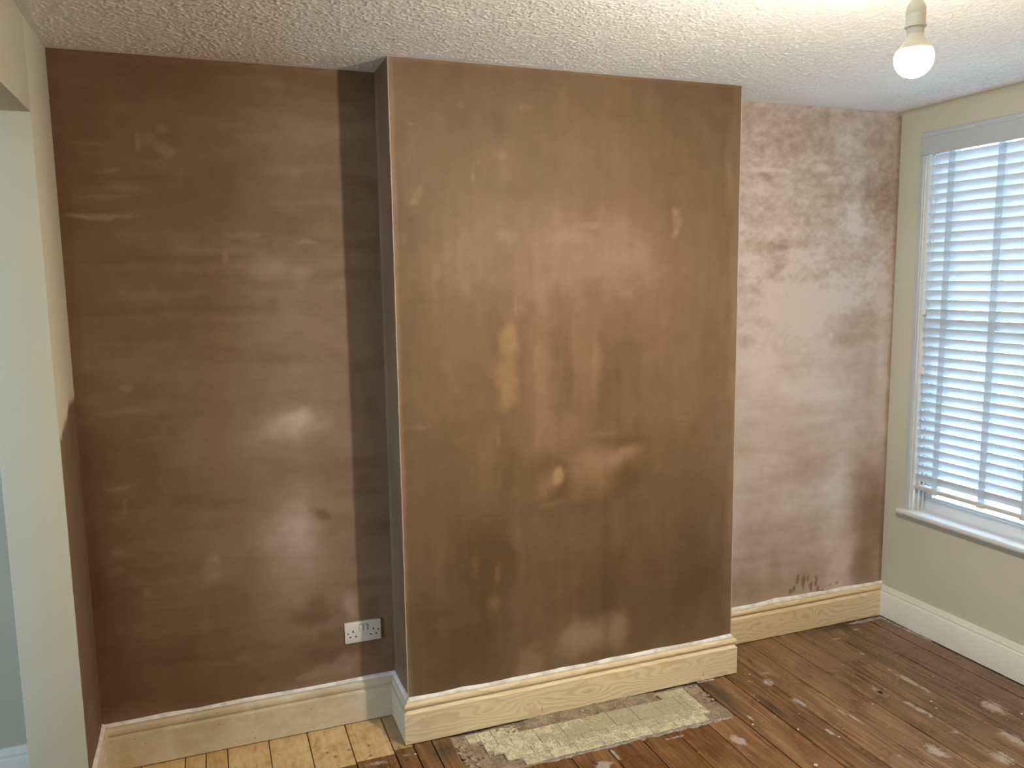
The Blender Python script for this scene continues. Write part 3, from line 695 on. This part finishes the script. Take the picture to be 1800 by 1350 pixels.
TL, TWd, TT = 0.1085, 0.0535, 0.0105
tmesh = {}
def tile(x0, x1, y0, y1):
    key = (round(x1 - x0, 3), round(y1 - y0, 3))
    if key not in tmesh:
        a, b = (x1 - x0) / 2 - 0.0007, (y1 - y0) / 2 - 0.0007
        tmesh[key] = boxes('tile', [(-a, a, -b, b, -TT, 0)], bevel=0.0009)
    o = link('tile', tmesh[key].copy(), TILE, hb, ((x0 + x1) / 2, (y0 + y1) / 2, random.uniform(-0.0006, 0.0009)))
    o.rotation_euler = (random.uniform(-0.012, 0.012), random.uniform(-0.008, 0.008), random.uniform(-0.008, 0.008))
yt = [-0.277 - TWd * i for i in range(6)]
tile(1.302, 1.351, yt[1], yt[0]); tile(1.351, 1.405, yt[2], yt[0])
XR = 2.243
for r_, s_ in ((0, 1.405), (1, 1.405), (2, 1.351), (3, 1.406), (4, 1.461)):
    x = s_; first = True
    end = XR if r_ < 4 else 2.262
    if r_ == 1: tile(x, x + TL / 2, yt[2], yt[1]); x += TL / 2
    while x < end - 0.012:
        e = min(x + TL, end)
        if not (r_ == 0 and 1.50 < (x + e) / 2 < 2.13):
            tile(x, e, yt[r_ + 1], yt[r_])
        x = e
tile(XR, 2.297, yt[2], yt[0]); tile(XR, 2.297, yt[4], yt[2])

# cement smeared over the board ends along the front edge
def ragged(name, p0, p1, wid, n, seed, z0, h):
    rng = np.random.default_rng(seed)
    v = []; f = []
    p0 = Vector(p0); p1 = Vector(p1); d = (p1 - p0).normalized(); nn = Vector((-d.y, d.x))
    k = 7
    w1 = np.interp(np.arange(n), np.arange(0, n, 4), rng.random(len(np.arange(0, n, 4)))); w2 = np.interp(np.arange(n), np.arange(0, n, 3), rng.random(len(np.arange(0, n, 3))))
    for i in range(n):
        c = p0 + (p1 - p0) * (i / (n - 1)); e = math.sin(math.pi * min(1, max(0, i / (n - 1)))) ** 0.3
        a = wid * (0.25 + 0.9 * w1[i]) * e; b = wid * (0.25 + 0.9 * w2[i]) * e
        for j in range(k):
            t = j / (k - 1); o = -a + (a + b) * t
            zz = z0 + h * math.sin(math.pi * t) * (0.4 + 0.6 * rng.random())
            v.append((c.x + nn.x * o, c.y + nn.y * o, zz))
    for i in range(n - 1):
        for j in range(k - 1): f.append((i * k + j, (i + 1) * k + j, (i + 1) * k + j + 1, i * k + j + 1))
    return smooth(mesh(name, v, f), 60)
link('mortar_smear', ragged('mortar_smear', (1.52, -0.560), (2.37, -0.556), 0.018, 170, 3, -0.0012, 0.005), SMEAR, hb)
link('mortar_smear', ragged('mortar_smear', (2.383, -0.262), (2.47, -0.270), 0.012, 24, 5, 0.0005, 0.004), SMEAR, hb)

def chip_mesh(name, seed, s=1.0, flat=0.5):
    rng = random.Random(seed); bm = bmesh.new()
    bmesh.ops.create_icosphere(bm, subdivisions=1, radius=1.0)
    for vv in bm.verts:
        q = rng.uniform(0.65, 1.15); vv.co = Vector((vv.co.x * q * s, vv.co.y * q * s * 0.75, (vv.co.z * flat * q * 0.8) * s))
    zmin = min(vv.co.z for vv in bm.verts)
    for vv in bm.verts: vv.co.z -= zmin
    me_ = bpy.data.meshes.new(name); bm.to_mesh(me_); bm.free()
    return me_
def scatter(name, n, fn, seed, mat, parent=None):
    rng = random.Random(seed); V_ = []; F_ = []
    base = [chip_mesh('tmp', 900 + q) for q in range(5)]
    for _ in range(n):
        x, y, z, s = fn(rng); b = rng.choice(base); a = rng.uniform(0, 6.28); o = len(V_)
        for vv in b.vertices:
            V_.append((x + s * (vv.co.x * math.cos(a) - vv.co.y * math.sin(a)), y + s * (vv.co.x * math.sin(a) + vv.co.y * math.cos(a)), z + s * vv.co.z))
        for p in b.polygons: F_.append(tuple(o + q for q in p.vertices))
    for b in base: bpy.data.meshes.remove(b)
    return link(name, mesh(name, V_, F_), mat, parent)
# rubble in the gap at the left end, and grit along the back and right end
def fn_left(r): return (r.uniform(1.248, 1.298) if r.random() < 0.8 else r.uniform(1.25, 1.40), r.uniform(-0.55, -0.265), -0.009, abs(r.gauss(0.006, 0.006)) + 0.002)
tag(scatter('rubble', 170, fn_left, 21, RUBBLE, hb), kind='stuff')
def fn_back(r): return (r.uniform(1.42, 2.20), r.uniform(-0.330, -0.265), -0.001, abs(r.gauss(0.002, 0.0035)) + 0.001)
tag(scatter('rubble', 150, fn_back, 22, RUBBLE, hb), kind='stuff')
def fn_right(r): return (r.uniform(2.30, 2.375), r.uniform(-0.55, -0.265), -0.009, abs(r.gauss(0.002, 0.003)) + 0.001)
tag(scatter('rubble', 90, fn_right, 23, RUBBLE, hb), kind='stuff')
def fn_top(r): return (r.uniform(1.32, 2.30), r.uniform(-0.54, -0.28), 0.0005, abs(r.gauss(0.0009, 0.0010)) + 0.0006)
tag(scatter('rubble', 220, fn_top, 24, RUBBLE, hb), kind='stuff')

# ------------------------------------------------------------------ skirting boards
PR_NEW = [(-0.002, 0.004), (-0.002, 0.178), (0.0055, 0.178), (0.0085, 0.175), (0.0095, 0.170), (0.0100, 0.1665)]
for i in range(0, 9):
    a = math.radians(80 - 160 * i / 8); PR_NEW.append((0.0095 + 0.0115 * math.cos(a), 0.1535 + 0.0125 * math.sin(a)))
PR_NEW += [(0.0100, 0.1405), (0.0100, 0.1380), (0.0205, 0.1275), (0.0220, 0.1255), (0.0220, 0.004)]
PR_OLD = [(-0.002, 0.004), (-0.002, 0.180), (0.0060, 0.180), (0.0075, 0.177), (0.0080, 0.171), (0.0090, 0.166)]
for i in range(0, 8):
    a = math.radians(70 - 140 * i / 7); PR_OLD.append((0.0090 + 0.0085 * math.cos(a), 0.150 + 0.0150 * math.sin(a)))
PR_OLD += [(0.0115, 0.1335), (0.0125, 0.1310), (0.0195, 0.1290), (0.0210, 0.1265), (0.0210, 0.004)]
PR_RW = [(-0.002, 0.004), (-0.002, 0.166), (0.0060, 0.166), (0.0085, 0.162), (0.0090, 0.156), (0.0125, 0.150), (0.0150, 0.143), (0.0150, 0.139), (0.0125, 0.137), (0.0125, 0.134), (0.0200, 0.129), (0.0215, 0.126), (0.0215, 0.004)]
PATH = [(0, JY + 0.0), (0, 0), (C1, 0), (C1, -D), (C2, -D), (C2, 0), (W, 0), (W, YF)]
def caulk(name, p0, p1, zt, parent, seed, hgt=0.006, ends=(0, 0)):
    """irregular bead of white filler along the top of a skirting"""
    rng = np.random.default_rng(seed)
    p0 = Vector(p0); p1 = Vector(p1); L = (p1 - p0).length; n = max(6, int(L / 0.012)); d = (p1 - p0).normalized(); nn = Vector((d.y, -d.x))
    g = np.interp(np.arange(n), np.arange(0, n + 9, 9), rng.random(len(np.arange(0, n + 9, 9)))); v = []; f = []
    for i in range(n):
        c = p0 + d * (L * i / (n - 1)); hh = hgt * (0.35 + 1.1 * g[i] ** 1.5)
        row = [(0.0, zt - 0.006), (0.0106, zt - 0.0075), (0.0098, zt - 0.001), (0.0062, zt + 0.0020), (0.0012, zt + hh), (0.0, zt + hh + 0.0005)]
        for (o, z) in row: v.append((c.x + nn.x * o, c.y + nn.y * o, z))
    k = 6
    for i in range(n - 1):
        for j in range(k - 1): f.append((i * k + j, i * k + j + 1, (i + 1) * k + j + 1, (i + 1) * k + j))
    return link('caulk', smooth(mesh('caulk', v, f), 60), CAULK, parent)
bl = link('baseboard_left', sweep('baseboard_left', PATH, PR_OLD, 0, 0, side=-1), OLD_SK)
tag(bl, 'short return of old cream skirting on the left nib', 'skirting board', kind='structure')
caulk('c', (0, JY), (0, 0), 0.180, bl, 1)
ba = link('baseboard_left_alcove', sweep('baseboard_left_alcove', PATH, PR_OLD, 1, 1, side=-1), OLD_SK)
tag(ba, 'old blotchy cream skirting along the left alcove under the socket', 'skirting board', kind='structure')
caulk('c', (0, 0), (C1, 0), 0.180, ba, 2, 0.005)
for (nx, nz) in ((0.29, 0.152), (0.395, 0.153), (0.745, 0.098), (0.14, 0.09), (0.105, 0.115), (0.40, 0.11), (0.83, 0.15), (0.52, 0.05)):
    o_ = 0.0212 if nz < 0.125 else 0.0178
    link('nail_hole', lathe('nail_hole', [(0.0, -0.0003), (0.0017, -0.0002), (0.0017, 0.0002), (0.0, 0.0004)], 8), DARK, ba, (nx, -o_, nz)).rotation_euler = (math.radians(90), 0, 0)
bs = link('baseboard_chimney_side', sweep('baseboard_chimney_side', PATH, PR_OLD, 2, 2, side=-1), OLD_SK)
tag(bs, 'short grey-cream skirting return on the side of the chimney breast', 'skirting board', kind='structure')
caulk('c', (C1, 0), (C1, -D), 0.180, bs, 3, 0.010)
bc = link('baseboard_chimney', sweep('baseboard_chimney', PATH, PR_NEW, 3, 3, side=-1), PINE_C)
tag(bc, 'new bare pine skirting with knots across the front of the chimney breast', 'skirting board', kind='structure')
caulk('c', (C1, -D), (C2, -D), 0.178, bc, 4, 0.005)
for (nx, nz) in ((2.418, 0.030), (1.640, 0.033)):
    link('pencil_mark', boxes('pencil_mark', [(-0.0008, 0.0008, -0.0003, 0.0003, -0.007, 0.007)]), DARK, bc, (nx, -D - 0.0221, nz))
bk = link('baseboard_chimney_return', sweep('baseboard_chimney_return', PATH, PR_NEW, 4, 4, side=-1), PINE_C)
tag(bk, 'new bare pine skirting return on the far side of the chimney breast', 'skirting board', kind='structure')
br = link('baseboard_right_alcove', sweep('baseboard_right_alcove', PATH, PR_NEW, 5, 5, side=-1), PINE_R)
tag(br, 'new bare pine skirting along the right alcove', 'skirting board', kind='structure')
caulk('c', (C2, 0), (W, 0), 0.178, br, 6, 0.010)
bw = link('baseboard_right', sweep('baseboard_right', PATH, PR_RW, 6, 6, side=-1), WHITE_SK)
tag(bw, 'off-white painted skirting along the window wall', 'skirting board', kind='structure')
bx = link('baseboard_adjoining', sweep('baseboard_adjoining', [(-3.0, -0.004), (-JT, -0.004)], PR_RW, 0, 0, side=-1), WHITE_SK)
tag(bx, 'white painted skirting in the next room past the nib', 'skirting board', kind='structure')
# grey filler and dust in the far right floor corner
sc_ = link('mortar_smear', ragged('mortar_smear', (3.44, -0.040), (3.665, -0.050), 0.020, 40, 8, 0.0005, 0.006), SMEAR, fl)
sc2 = link('mortar_smear', ragged('mortar_smear', (3.655, -0.03), (3.664, -0.36), 0.015, 50, 9, 0.0005, 0.006), SMEAR, fl)

# ------------------------------------------------------------------ window
win = empty('window_1', (W, (WY0 + WY1) / 2, WZ0))
tag(win, 'white sash window behind the blind in the right wall', 'window', kind='structure')
def wpart(name, bl_, bev=0.0015, mat=None, par=None, seg=1):
    o = link(name, boxes(name, bl_, bev, seg), mat or WHITE_W, None)
    o.parent = par or win
    bpy.context.view_layer.update()
    o.matrix_parent_inverse = (par or win).matrix_world.inverted()
    return o
A = 0.026
wpart('architrave', [(W - 0.012, W + 0.002, WY0, WY0 + A, WZ0, WZ1 + 0.016)], 0.003, VAL_M)
wpart('architrave', [(W - 0.012, W + 0.002, WY1 - A, WY1, WZ0, WZ1 + 0.016)], 0.003, VAL_M)
hd = wpart('architrave', [(W - 0.012, W + 0.002, WY1, WY0, WZ1 - 0.012, WZ1 + 0.016)], 0.003, VAL_M)
for (y0_, y1_, z_) in ((-0.17, -0.42, 2.4305), (-0.36, -0.80, 2.4345), (-0.30, -0.62, 2.4255), (-0.62, -1.2, 2.431)):
    wpart('paint_ridge', [(W - 0.0135, W - 0.0115, y1_, y0_, z_ - 0.0012, z_ + 0.0012)], 0.0006, None, hd)
LT = 0.018
wpart('jamb_lining', [(W - 0.002, W + 0.30, WY0 - LT + 0.012, WY0 + 0.006, WZ0, WZ1)], 0.001)
wpart('jamb_lining', [(W - 0.002, W + 0.30, WY1 - 0.006, WY1 + LT - 0.012, WZ0, WZ1)], 0.001)
wpart('head_lining', [(W - 0.002, W + 0.30, WY1, WY0, WZ1 - 0.008, WZ1 + 0.006)], 0.001)
for dx in (0.004, 0.040, 0.066):
    for (yy, sg) in ((WY0 - 0.006, -1), (WY1 + 0.006, 1)):
        wpart('bead', [(W + dx, W + dx + 0.012, min(yy, yy + sg * 0.012), max(yy, yy + sg * 0.012), WZ0 + 0.004, WZ1 - 0.008)], 0.003, seg=2)
sill_p = [(0.30, 0.596), (0.30, 0.606), (0.0, 0.611), (-0.034, 0.611), (-0.041, 0.608), (-0.044, 0.600), (-0.043, 0.592), (-0.038, 0.586), (-0.028, 0.584), (0.0, 0.584), (0.0, 0.590)]
ya, yb_ = WY0 + 0.040, WY1 - 0.040
v = [(W + x_, ya if x_ < 0.0005 else WY0 + 0.002, z_) for x_, z_ in sill_p] + [(W + x_, yb_ if x_ < 0.0005 else WY1 - 0.002, z_) for x_, z_ in sill_p]
n = len(sill_p); f = [(i, (i + 1) % n, n + (i + 1) % n, n + i) for i in range(n)] + [tuple(range(n))[::-1], tuple(range(n, 2 * n))]
me = mesh('window_sill', v, f); bm = bmesh.new(); bm.from_mesh(me); bmesh.ops.recalc_face_normals(bm, faces=bm.faces); bm.to_mesh(me); bm.free(); smooth(me, 35)
o = link('window_sill', me, WHITE_W); o.parent = win; bpy.context.view_layer.update(); o.matrix_parent_inverse = win.matrix_world.inverted()
# sliding sash: rails, stiles, glazing bead and panes
SX0, SX1 = W + 0.092, W + 0.135
wy0, wy1 = WY0 - 0.006, WY1 + 0.006
def sash(z0, z1, x0, x1, rail_b, rail_t):
    s_ = wpart('sash', [(x0, x1, wy1, wy0, z0, z0 + rail_b), (x0, x1, wy1, wy0, z1 - rail_t, z1), (x0, x1, wy0 - 0.045, wy0, z0 + rail_b, z1 - rail_t), (x0, x1, wy1, wy1 + 0.045, z0 + rail_b, z1 - rail_t), (x0 + 0.006, x1 - 0.006, (wy0 + wy1) / 2 - 0.011, (wy0 + wy1) / 2 + 0.011, z0 + rail_b, z1 - rail_t)], 0.003)
    for (a, b) in ((wy1 + 0.045, (wy0 + wy1) / 2 - 0.011), ((wy0 + wy1) / 2 + 0.011, wy0 - 0.045)):
        wpart('pane', [((x0 + x1) / 2 - 0.002, (x0 + x1) / 2 + 0.002, a, b, z0 + rail_b, z1 - rail_t)], 0, GLASS, s_)
        wpart('glazing_bead', [(x0 + 0.004, x0 + 0.016, a, b, z0 + rail_b, z0 + rail_b + 0.010)], 0.002, None, s_)
sash(0.607, 1.525, SX0, SX1, 0.055, 0.038)
sash(1.490, 2.424, SX1 + 0.006, SX1 + 0.049, 0.038, 0.05)

# ------------------------------------------------------------------ venetian blind
vb = empty('venetian_blind', (W + 0.03, (WY0 + WY1) / 2, 2.40))
tag(vb, 'white wooden venetian blind with wide tapes, nearly closed over the window', 'blind')
def bpart(name, me_, mat, loc=None, par=None):
    o = link(name, me_, mat, None, loc)
    o.parent = par or vb; bpy.context.view_layer.update()
    o.matrix_parent_inverse = (par or vb).matrix_world.inverted()
    return o
by0, by1 = WY0 - 0.019, WY1 + 0.019
bpart('valance', boxes('valance', [(W - 0.024, W - 0.0125, WY1 - 0.018, WY0 + 0.018, 2.338, 2.421)], 0.002), VAL_M)
bpart('headrail', boxes('headrail', [(W + 0.004, W + 0.056, by1, by0, 2.352, 2.40)], 0.002), RAIL_M)
PITCH, ZT, NS = 0.0453, 2.316, 35
TILT = math.radians(59)
bm = bmesh.new()
L2 = (by0 - by1) / 2
# slightly crowned slat, 50 mm wide
secs = [(-0.025, 0.0), (-0.0125, 0.0012), (0.0, 0.0016), (0.0125, 0.0012), (0.025, 0.0)]
prof = [(a, b + 0.0012) for a, b in secs] + [(a, b - 0.0012) for a, b in reversed(secs)]
vs = []
for yy in (-L2, L2): vs.append([bm.verts.new((a, yy, b)) for a, b in prof])
k = len(prof)
for i in range(k): bm.faces.new((vs[0][i], vs[0][(i + 1) % k], vs[1][(i + 1) % k], vs[1][i]))
bm.faces.new(vs[0][::-1]); bm.faces.new(vs[1])
bmesh.ops.recalc_face_normals(bm, faces=bm.faces)
slat_me = bpy.data.meshes.new('slat'); bm.to_mesh(slat_me); bm.free(); smooth(slat_me, 40); slat_me.materials.append(SLAT_M)
yc = (by0 + by1) / 2
for i in range(NS):
    o = bpart('slat', slat_me if i == 0 else slat_me.copy(), None, (W + 0.030, yc, ZT - PITCH * i))
    # room edge (local -x) raised, outer edge lowered
    o.rotation_euler = (random.uniform(-0.0008, 0.0008), TILT + random.uniform(-0.012, 0.012), 0)
ZB = ZT - PITCH * NS + 0.010
TY = [-0.289, -0.541, -0.752, -0.962, -1.165]
rail = bpart('bottom_rail', boxes('bottom_rail', [(W + 0.004, W + 0.056, by1, by0, ZB - 0.020, ZB - 0.002)], 0.004, 2), RAIL_M)
for ty in TY:
    for xo, nm in ((W + 0.0135, 0), (W + 0.0465, 1)):
        # ribbon with slight ripple where it crosses each slat
        v = []; f = []; n = NS * 4
        for i in range(n + 1):
            z = 2.352 - (2.352 - (ZB - 0.004)) * i / n
            rp = 0.0012 * math.sin(2 * math.pi * (z - ZT) / PITCH)
            for yy in (ty - 0.017, ty + 0.017): 
                for tt in (-0.0005, 0.0005): v.append((xo + rp + tt - (0.0015 if nm == 0 else -0.0015), yy, z))
        for i in range(n):
            a = i * 4
            f += [(a, a + 2, a + 6, a + 4), (a + 1, a + 5, a + 7, a + 3), (a, a + 4, a + 5, a + 1), (a + 2, a + 3, a + 7, a + 6)]
        bpart('ladder_tape', smooth(mesh('ladder_tape', v, f), 50), TAPE_M)
    bpart('tape_clip', boxes('tape_clip', [(W + 0.0015, W + 0.0585, ty - 0.019, ty + 0.019, ZB - 0.026, ZB + 0.001)], 0.006, 3), RAIL_M, None, rail)
for (y_, zt_, yt_, seed) in ((-0.2235, 1.622, -0.197, 1), (-0.236, 1.333, -0.206, 2)):
    pts = []
    for i in range(13):
        t = i / 12; pts.append((W - 0.009 + 0.002 * math.sin(t * 9 + seed), y_ + (yt_ - y_) * t ** 1.3, 2.345 + (zt_ - 2.345) * t))
    c_ = bpart('lift_cord', tube('lift_cord', pts, 0.0011, 6), CORD_M)
    bpart('tassel', lathe('tassel', [(0.0, 0.020), (0.003, 0.019), (0.0045, 0.013), (0.0070, 0.002), (0.0085, -0.010), (0.0075, -0.017), (0.0, -0.018)], 14), CORD_M, (W - 0.009, yt_, zt_ - 0.018), c_)

# ------------------------------------------------------------------ socket
SXX, SZZ = 0.8919, 0.4223
so = empty('double_socket', (SXX + 0.073, 0.0, SZZ - 0.086))
tag(so, 'white double wall socket with two switches above the left alcove skirting', 'socket')
def spart(name, u, vv, du, dv, y0, y1, bev, mat, par=None, rot=0):
    cx, cz = SXX + u * 0.146, SZZ - vv * 0.086
    o = link(name, boxes(name, [(-du / 2, du / 2, y0, y1, -dv / 2, dv / 2)], bev, 2), mat, None, (cx, 0, cz))
    o.rotation_euler = (rot, 0, 0)
    o.parent = par or so; bpy.context.view_layer.update(); o.matrix_parent_inverse = (par or so).matrix_world.inverted()
    return o
pl = spart('face_plate', 0.5, 0.5, 0.146, 0.086, -0.0095, 0.003, 0.0025, PLASTIC)
for u in (0.44, 0.565):
    spart('switch_gap_shade', u, 0.285, 0.0146, 0.0262, -0.0099, -0.008, 0.0004, GAP_G)  # grey plate painted as the shade in the gap around each switch
    spart('switch', u, 0.285, 0.0122, 0.0236, -0.0145, -0.006, 0.0010, PLASTIC, None, math.radians(4))
for u0 in (0.2195, 0.785):
    spart('pin_slot', u0, 0.435, 0.0046, 0.0094, -0.0099, -0.008, 0.0003, DARK)
    spart('pin_slot', u0 - 0.077, 0.69, 0.0076, 0.0047, -0.0099, -0.008, 0.0003, DARK)
    spart('pin_slot', u0 + 0.077, 0.69, 0.0076, 0.0047, -0.0099, -0.008, 0.0003, DARK)
for u in (0.083, 0.917):
    o = link('screw', lathe('screw', [(0.0, 0.0004), (0.0028, 0.0003), (0.0030, -0.002), (0.0, -0.002)], 14), DARK, None, (SXX + u * 0.146, -0.0097, SZZ - 0.51 * 0.086))
    o.rotation_euler = (math.radians(90), 0, 0); o.parent = so; bpy.context.view_layer.update(); o.matrix_parent_inverse = so.matrix_world.inverted()

# ------------------------------------------------------------------ pendant lamp
LX, LY, LZ = 1.940, -1.720, 2.2545
pd = empty('pendant_lamp', (LX, LY, H))
tag(pd, 'bare lit bulb in a cream lampholder hanging from the ceiling', 'lamp')
def lpart(name, me_, mat, par=None):
    o = link(name, me_, mat); o.location = (LX, LY, 0)
    o.parent = par or pd; bpy.context.view_layer.update(); o.matrix_parent_inverse = (par or pd).matrix_world.inverted()
    return o
lpart('ceiling_rose', lathe('ceiling_rose', [(0.0, H), (0.045, H), (0.045, H - 0.006), (0.040, H - 0.016), (0.022, H - 0.026), (0.006, H - 0.030), (0.0, H - 0.030)], 32), CREAM_P)
lpart('flex', tube('flex', [(0, 0, H - 0.028), (0.0005, 0, 2.47), (0, 0, 2.388)], 0.0032, 10), CREAM_P)
lh = lpart('lampholder', lathe('lampholder', [(0.0, 2.396), (0.0055, 2.396), (0.007, 2.388), (0.012, 2.376), (0.0185, 2.366), (0.0200, 2.358), (0.0200, 2.3525), (0.0192, 2.352), (0.0192, 2.349), (0.0200, 2.3485), (0.0203, 2.322), (0.0180, 2.3205), (0.0175, 2.306), (0.0, 2.306)], 36), CREAM_P)
for z_, r0 in ((2.350, 0.0208), (2.3215, 0.0226)):
    pr = [(r0 - 0.003, z_ + 0.0025), (r0, z_ + 0.0015), (r0, z_ - 0.0015), (r0 - 0.003, z_ - 0.0025)]
    lpart('shade_ring', lathe('shade_ring', pr, 36), CREAM_P, lh)
R = 0.0405
gl = [(0.0, LZ - R)] + [(R * math.sin(math.radians(a)), LZ - R * math.cos(math.radians(a))) for a in range(12, 114, 8)] + [(R * math.sin(math.radians(115)), LZ - R * math.cos(math.radians(115)))]
bulb = lpart('bulb', lathe('bulb', gl, 40), BULB_M)
zt_ = gl[-1][1]; rt = gl[-1][0]
lpart('bulb_neck', lathe('bulb_neck', [(rt * 0.97, zt_ - 0.001), (rt, zt_ + 0.001), (0.0300, zt_ + 0.009), (0.0235, zt_ + 0.019), (0.0180, zt_ + 0.028), (0.0165, 2.310), (0.0, 2.312)], 36), CREAM_P, bulb)

# ------------------------------------------------------------------ crumbs on the floor
CH = [(3.194, -0.776, 0.0075, 0), (3.169, -0.824, 0.0065, 1), (3.219, -0.576, 0.0040, 2), (3.449, -0.987, 0.0070, 3), (2.952, -0.701, 0.0060, 0), (2.879, -0.936, 0.0035, 1), (2.531, -0.499, 0.0045, 2), (2.396, -0.640, 0.0060, 3), (2.538, -0.737, 0.0070, 0), (2.647, -0.84, 0.0065, 1), (2.434, -0.955, 0.0110, 2), (2.32, -0.275, 0.0060, 3), (1.09, -0.33, 0.006, 1)]
cms = [chip_mesh('plaster_crumb', 50 + i) for i in range(4)]
for m_ in cms: m_.materials.append(CRUMB)
for i, (x, y, s, kx) in enumerate(CH):
    o = link('plaster_crumb', cms[kx], None, None, (x, y, 0.0006 if x > 2.376 or x < HX0 else -0.009))
    o.scale = (s, s, s); o.rotation_euler = (0, 0, i * 1.3)
    tag(o, {0: 'tan plaster crumb on the floorboards, the one farther from the camera of a close pair', 1: 'tan plaster crumb on the floorboards, the one nearer the camera of a close pair', 3: 'pale plaster crumb on the floor at the right edge of the photo', 10: 'largest plaster crumb on the floor, at the bottom edge of the photo', 11: 'white plaster crumb in the mortar gap at the right end of the hearth', 12: 'pale plaster crumb on the dark boards between bare boards and hearth'}.get(i, 'small pale plaster crumb lying on the dark floorboards'), 'crumb', 'plaster crumbs on the floor')
def fn_fl(r):
    while True:
        x, y = r.uniform(1.15, 3.62), r.uniform(-1.35, -0.05)
        if not (x < C2 + 0.03 and y > -0.57): return (x, y, 0.0004, abs(r.gauss(0.0009, 0.0012)) + 0.0006)
tag(scatter('plaster_dust', 240, fn_fl, 31, CRUMB), 'tiny pale plaster specks scattered over the dark floorboards', 'dust', kind='stuff')
link('nail_slot', boxes('nail_slot', [(3.052, 3.068, -0.645, -0.624, -0.0005, 0.0012)], 0.0004), DARK, fl)
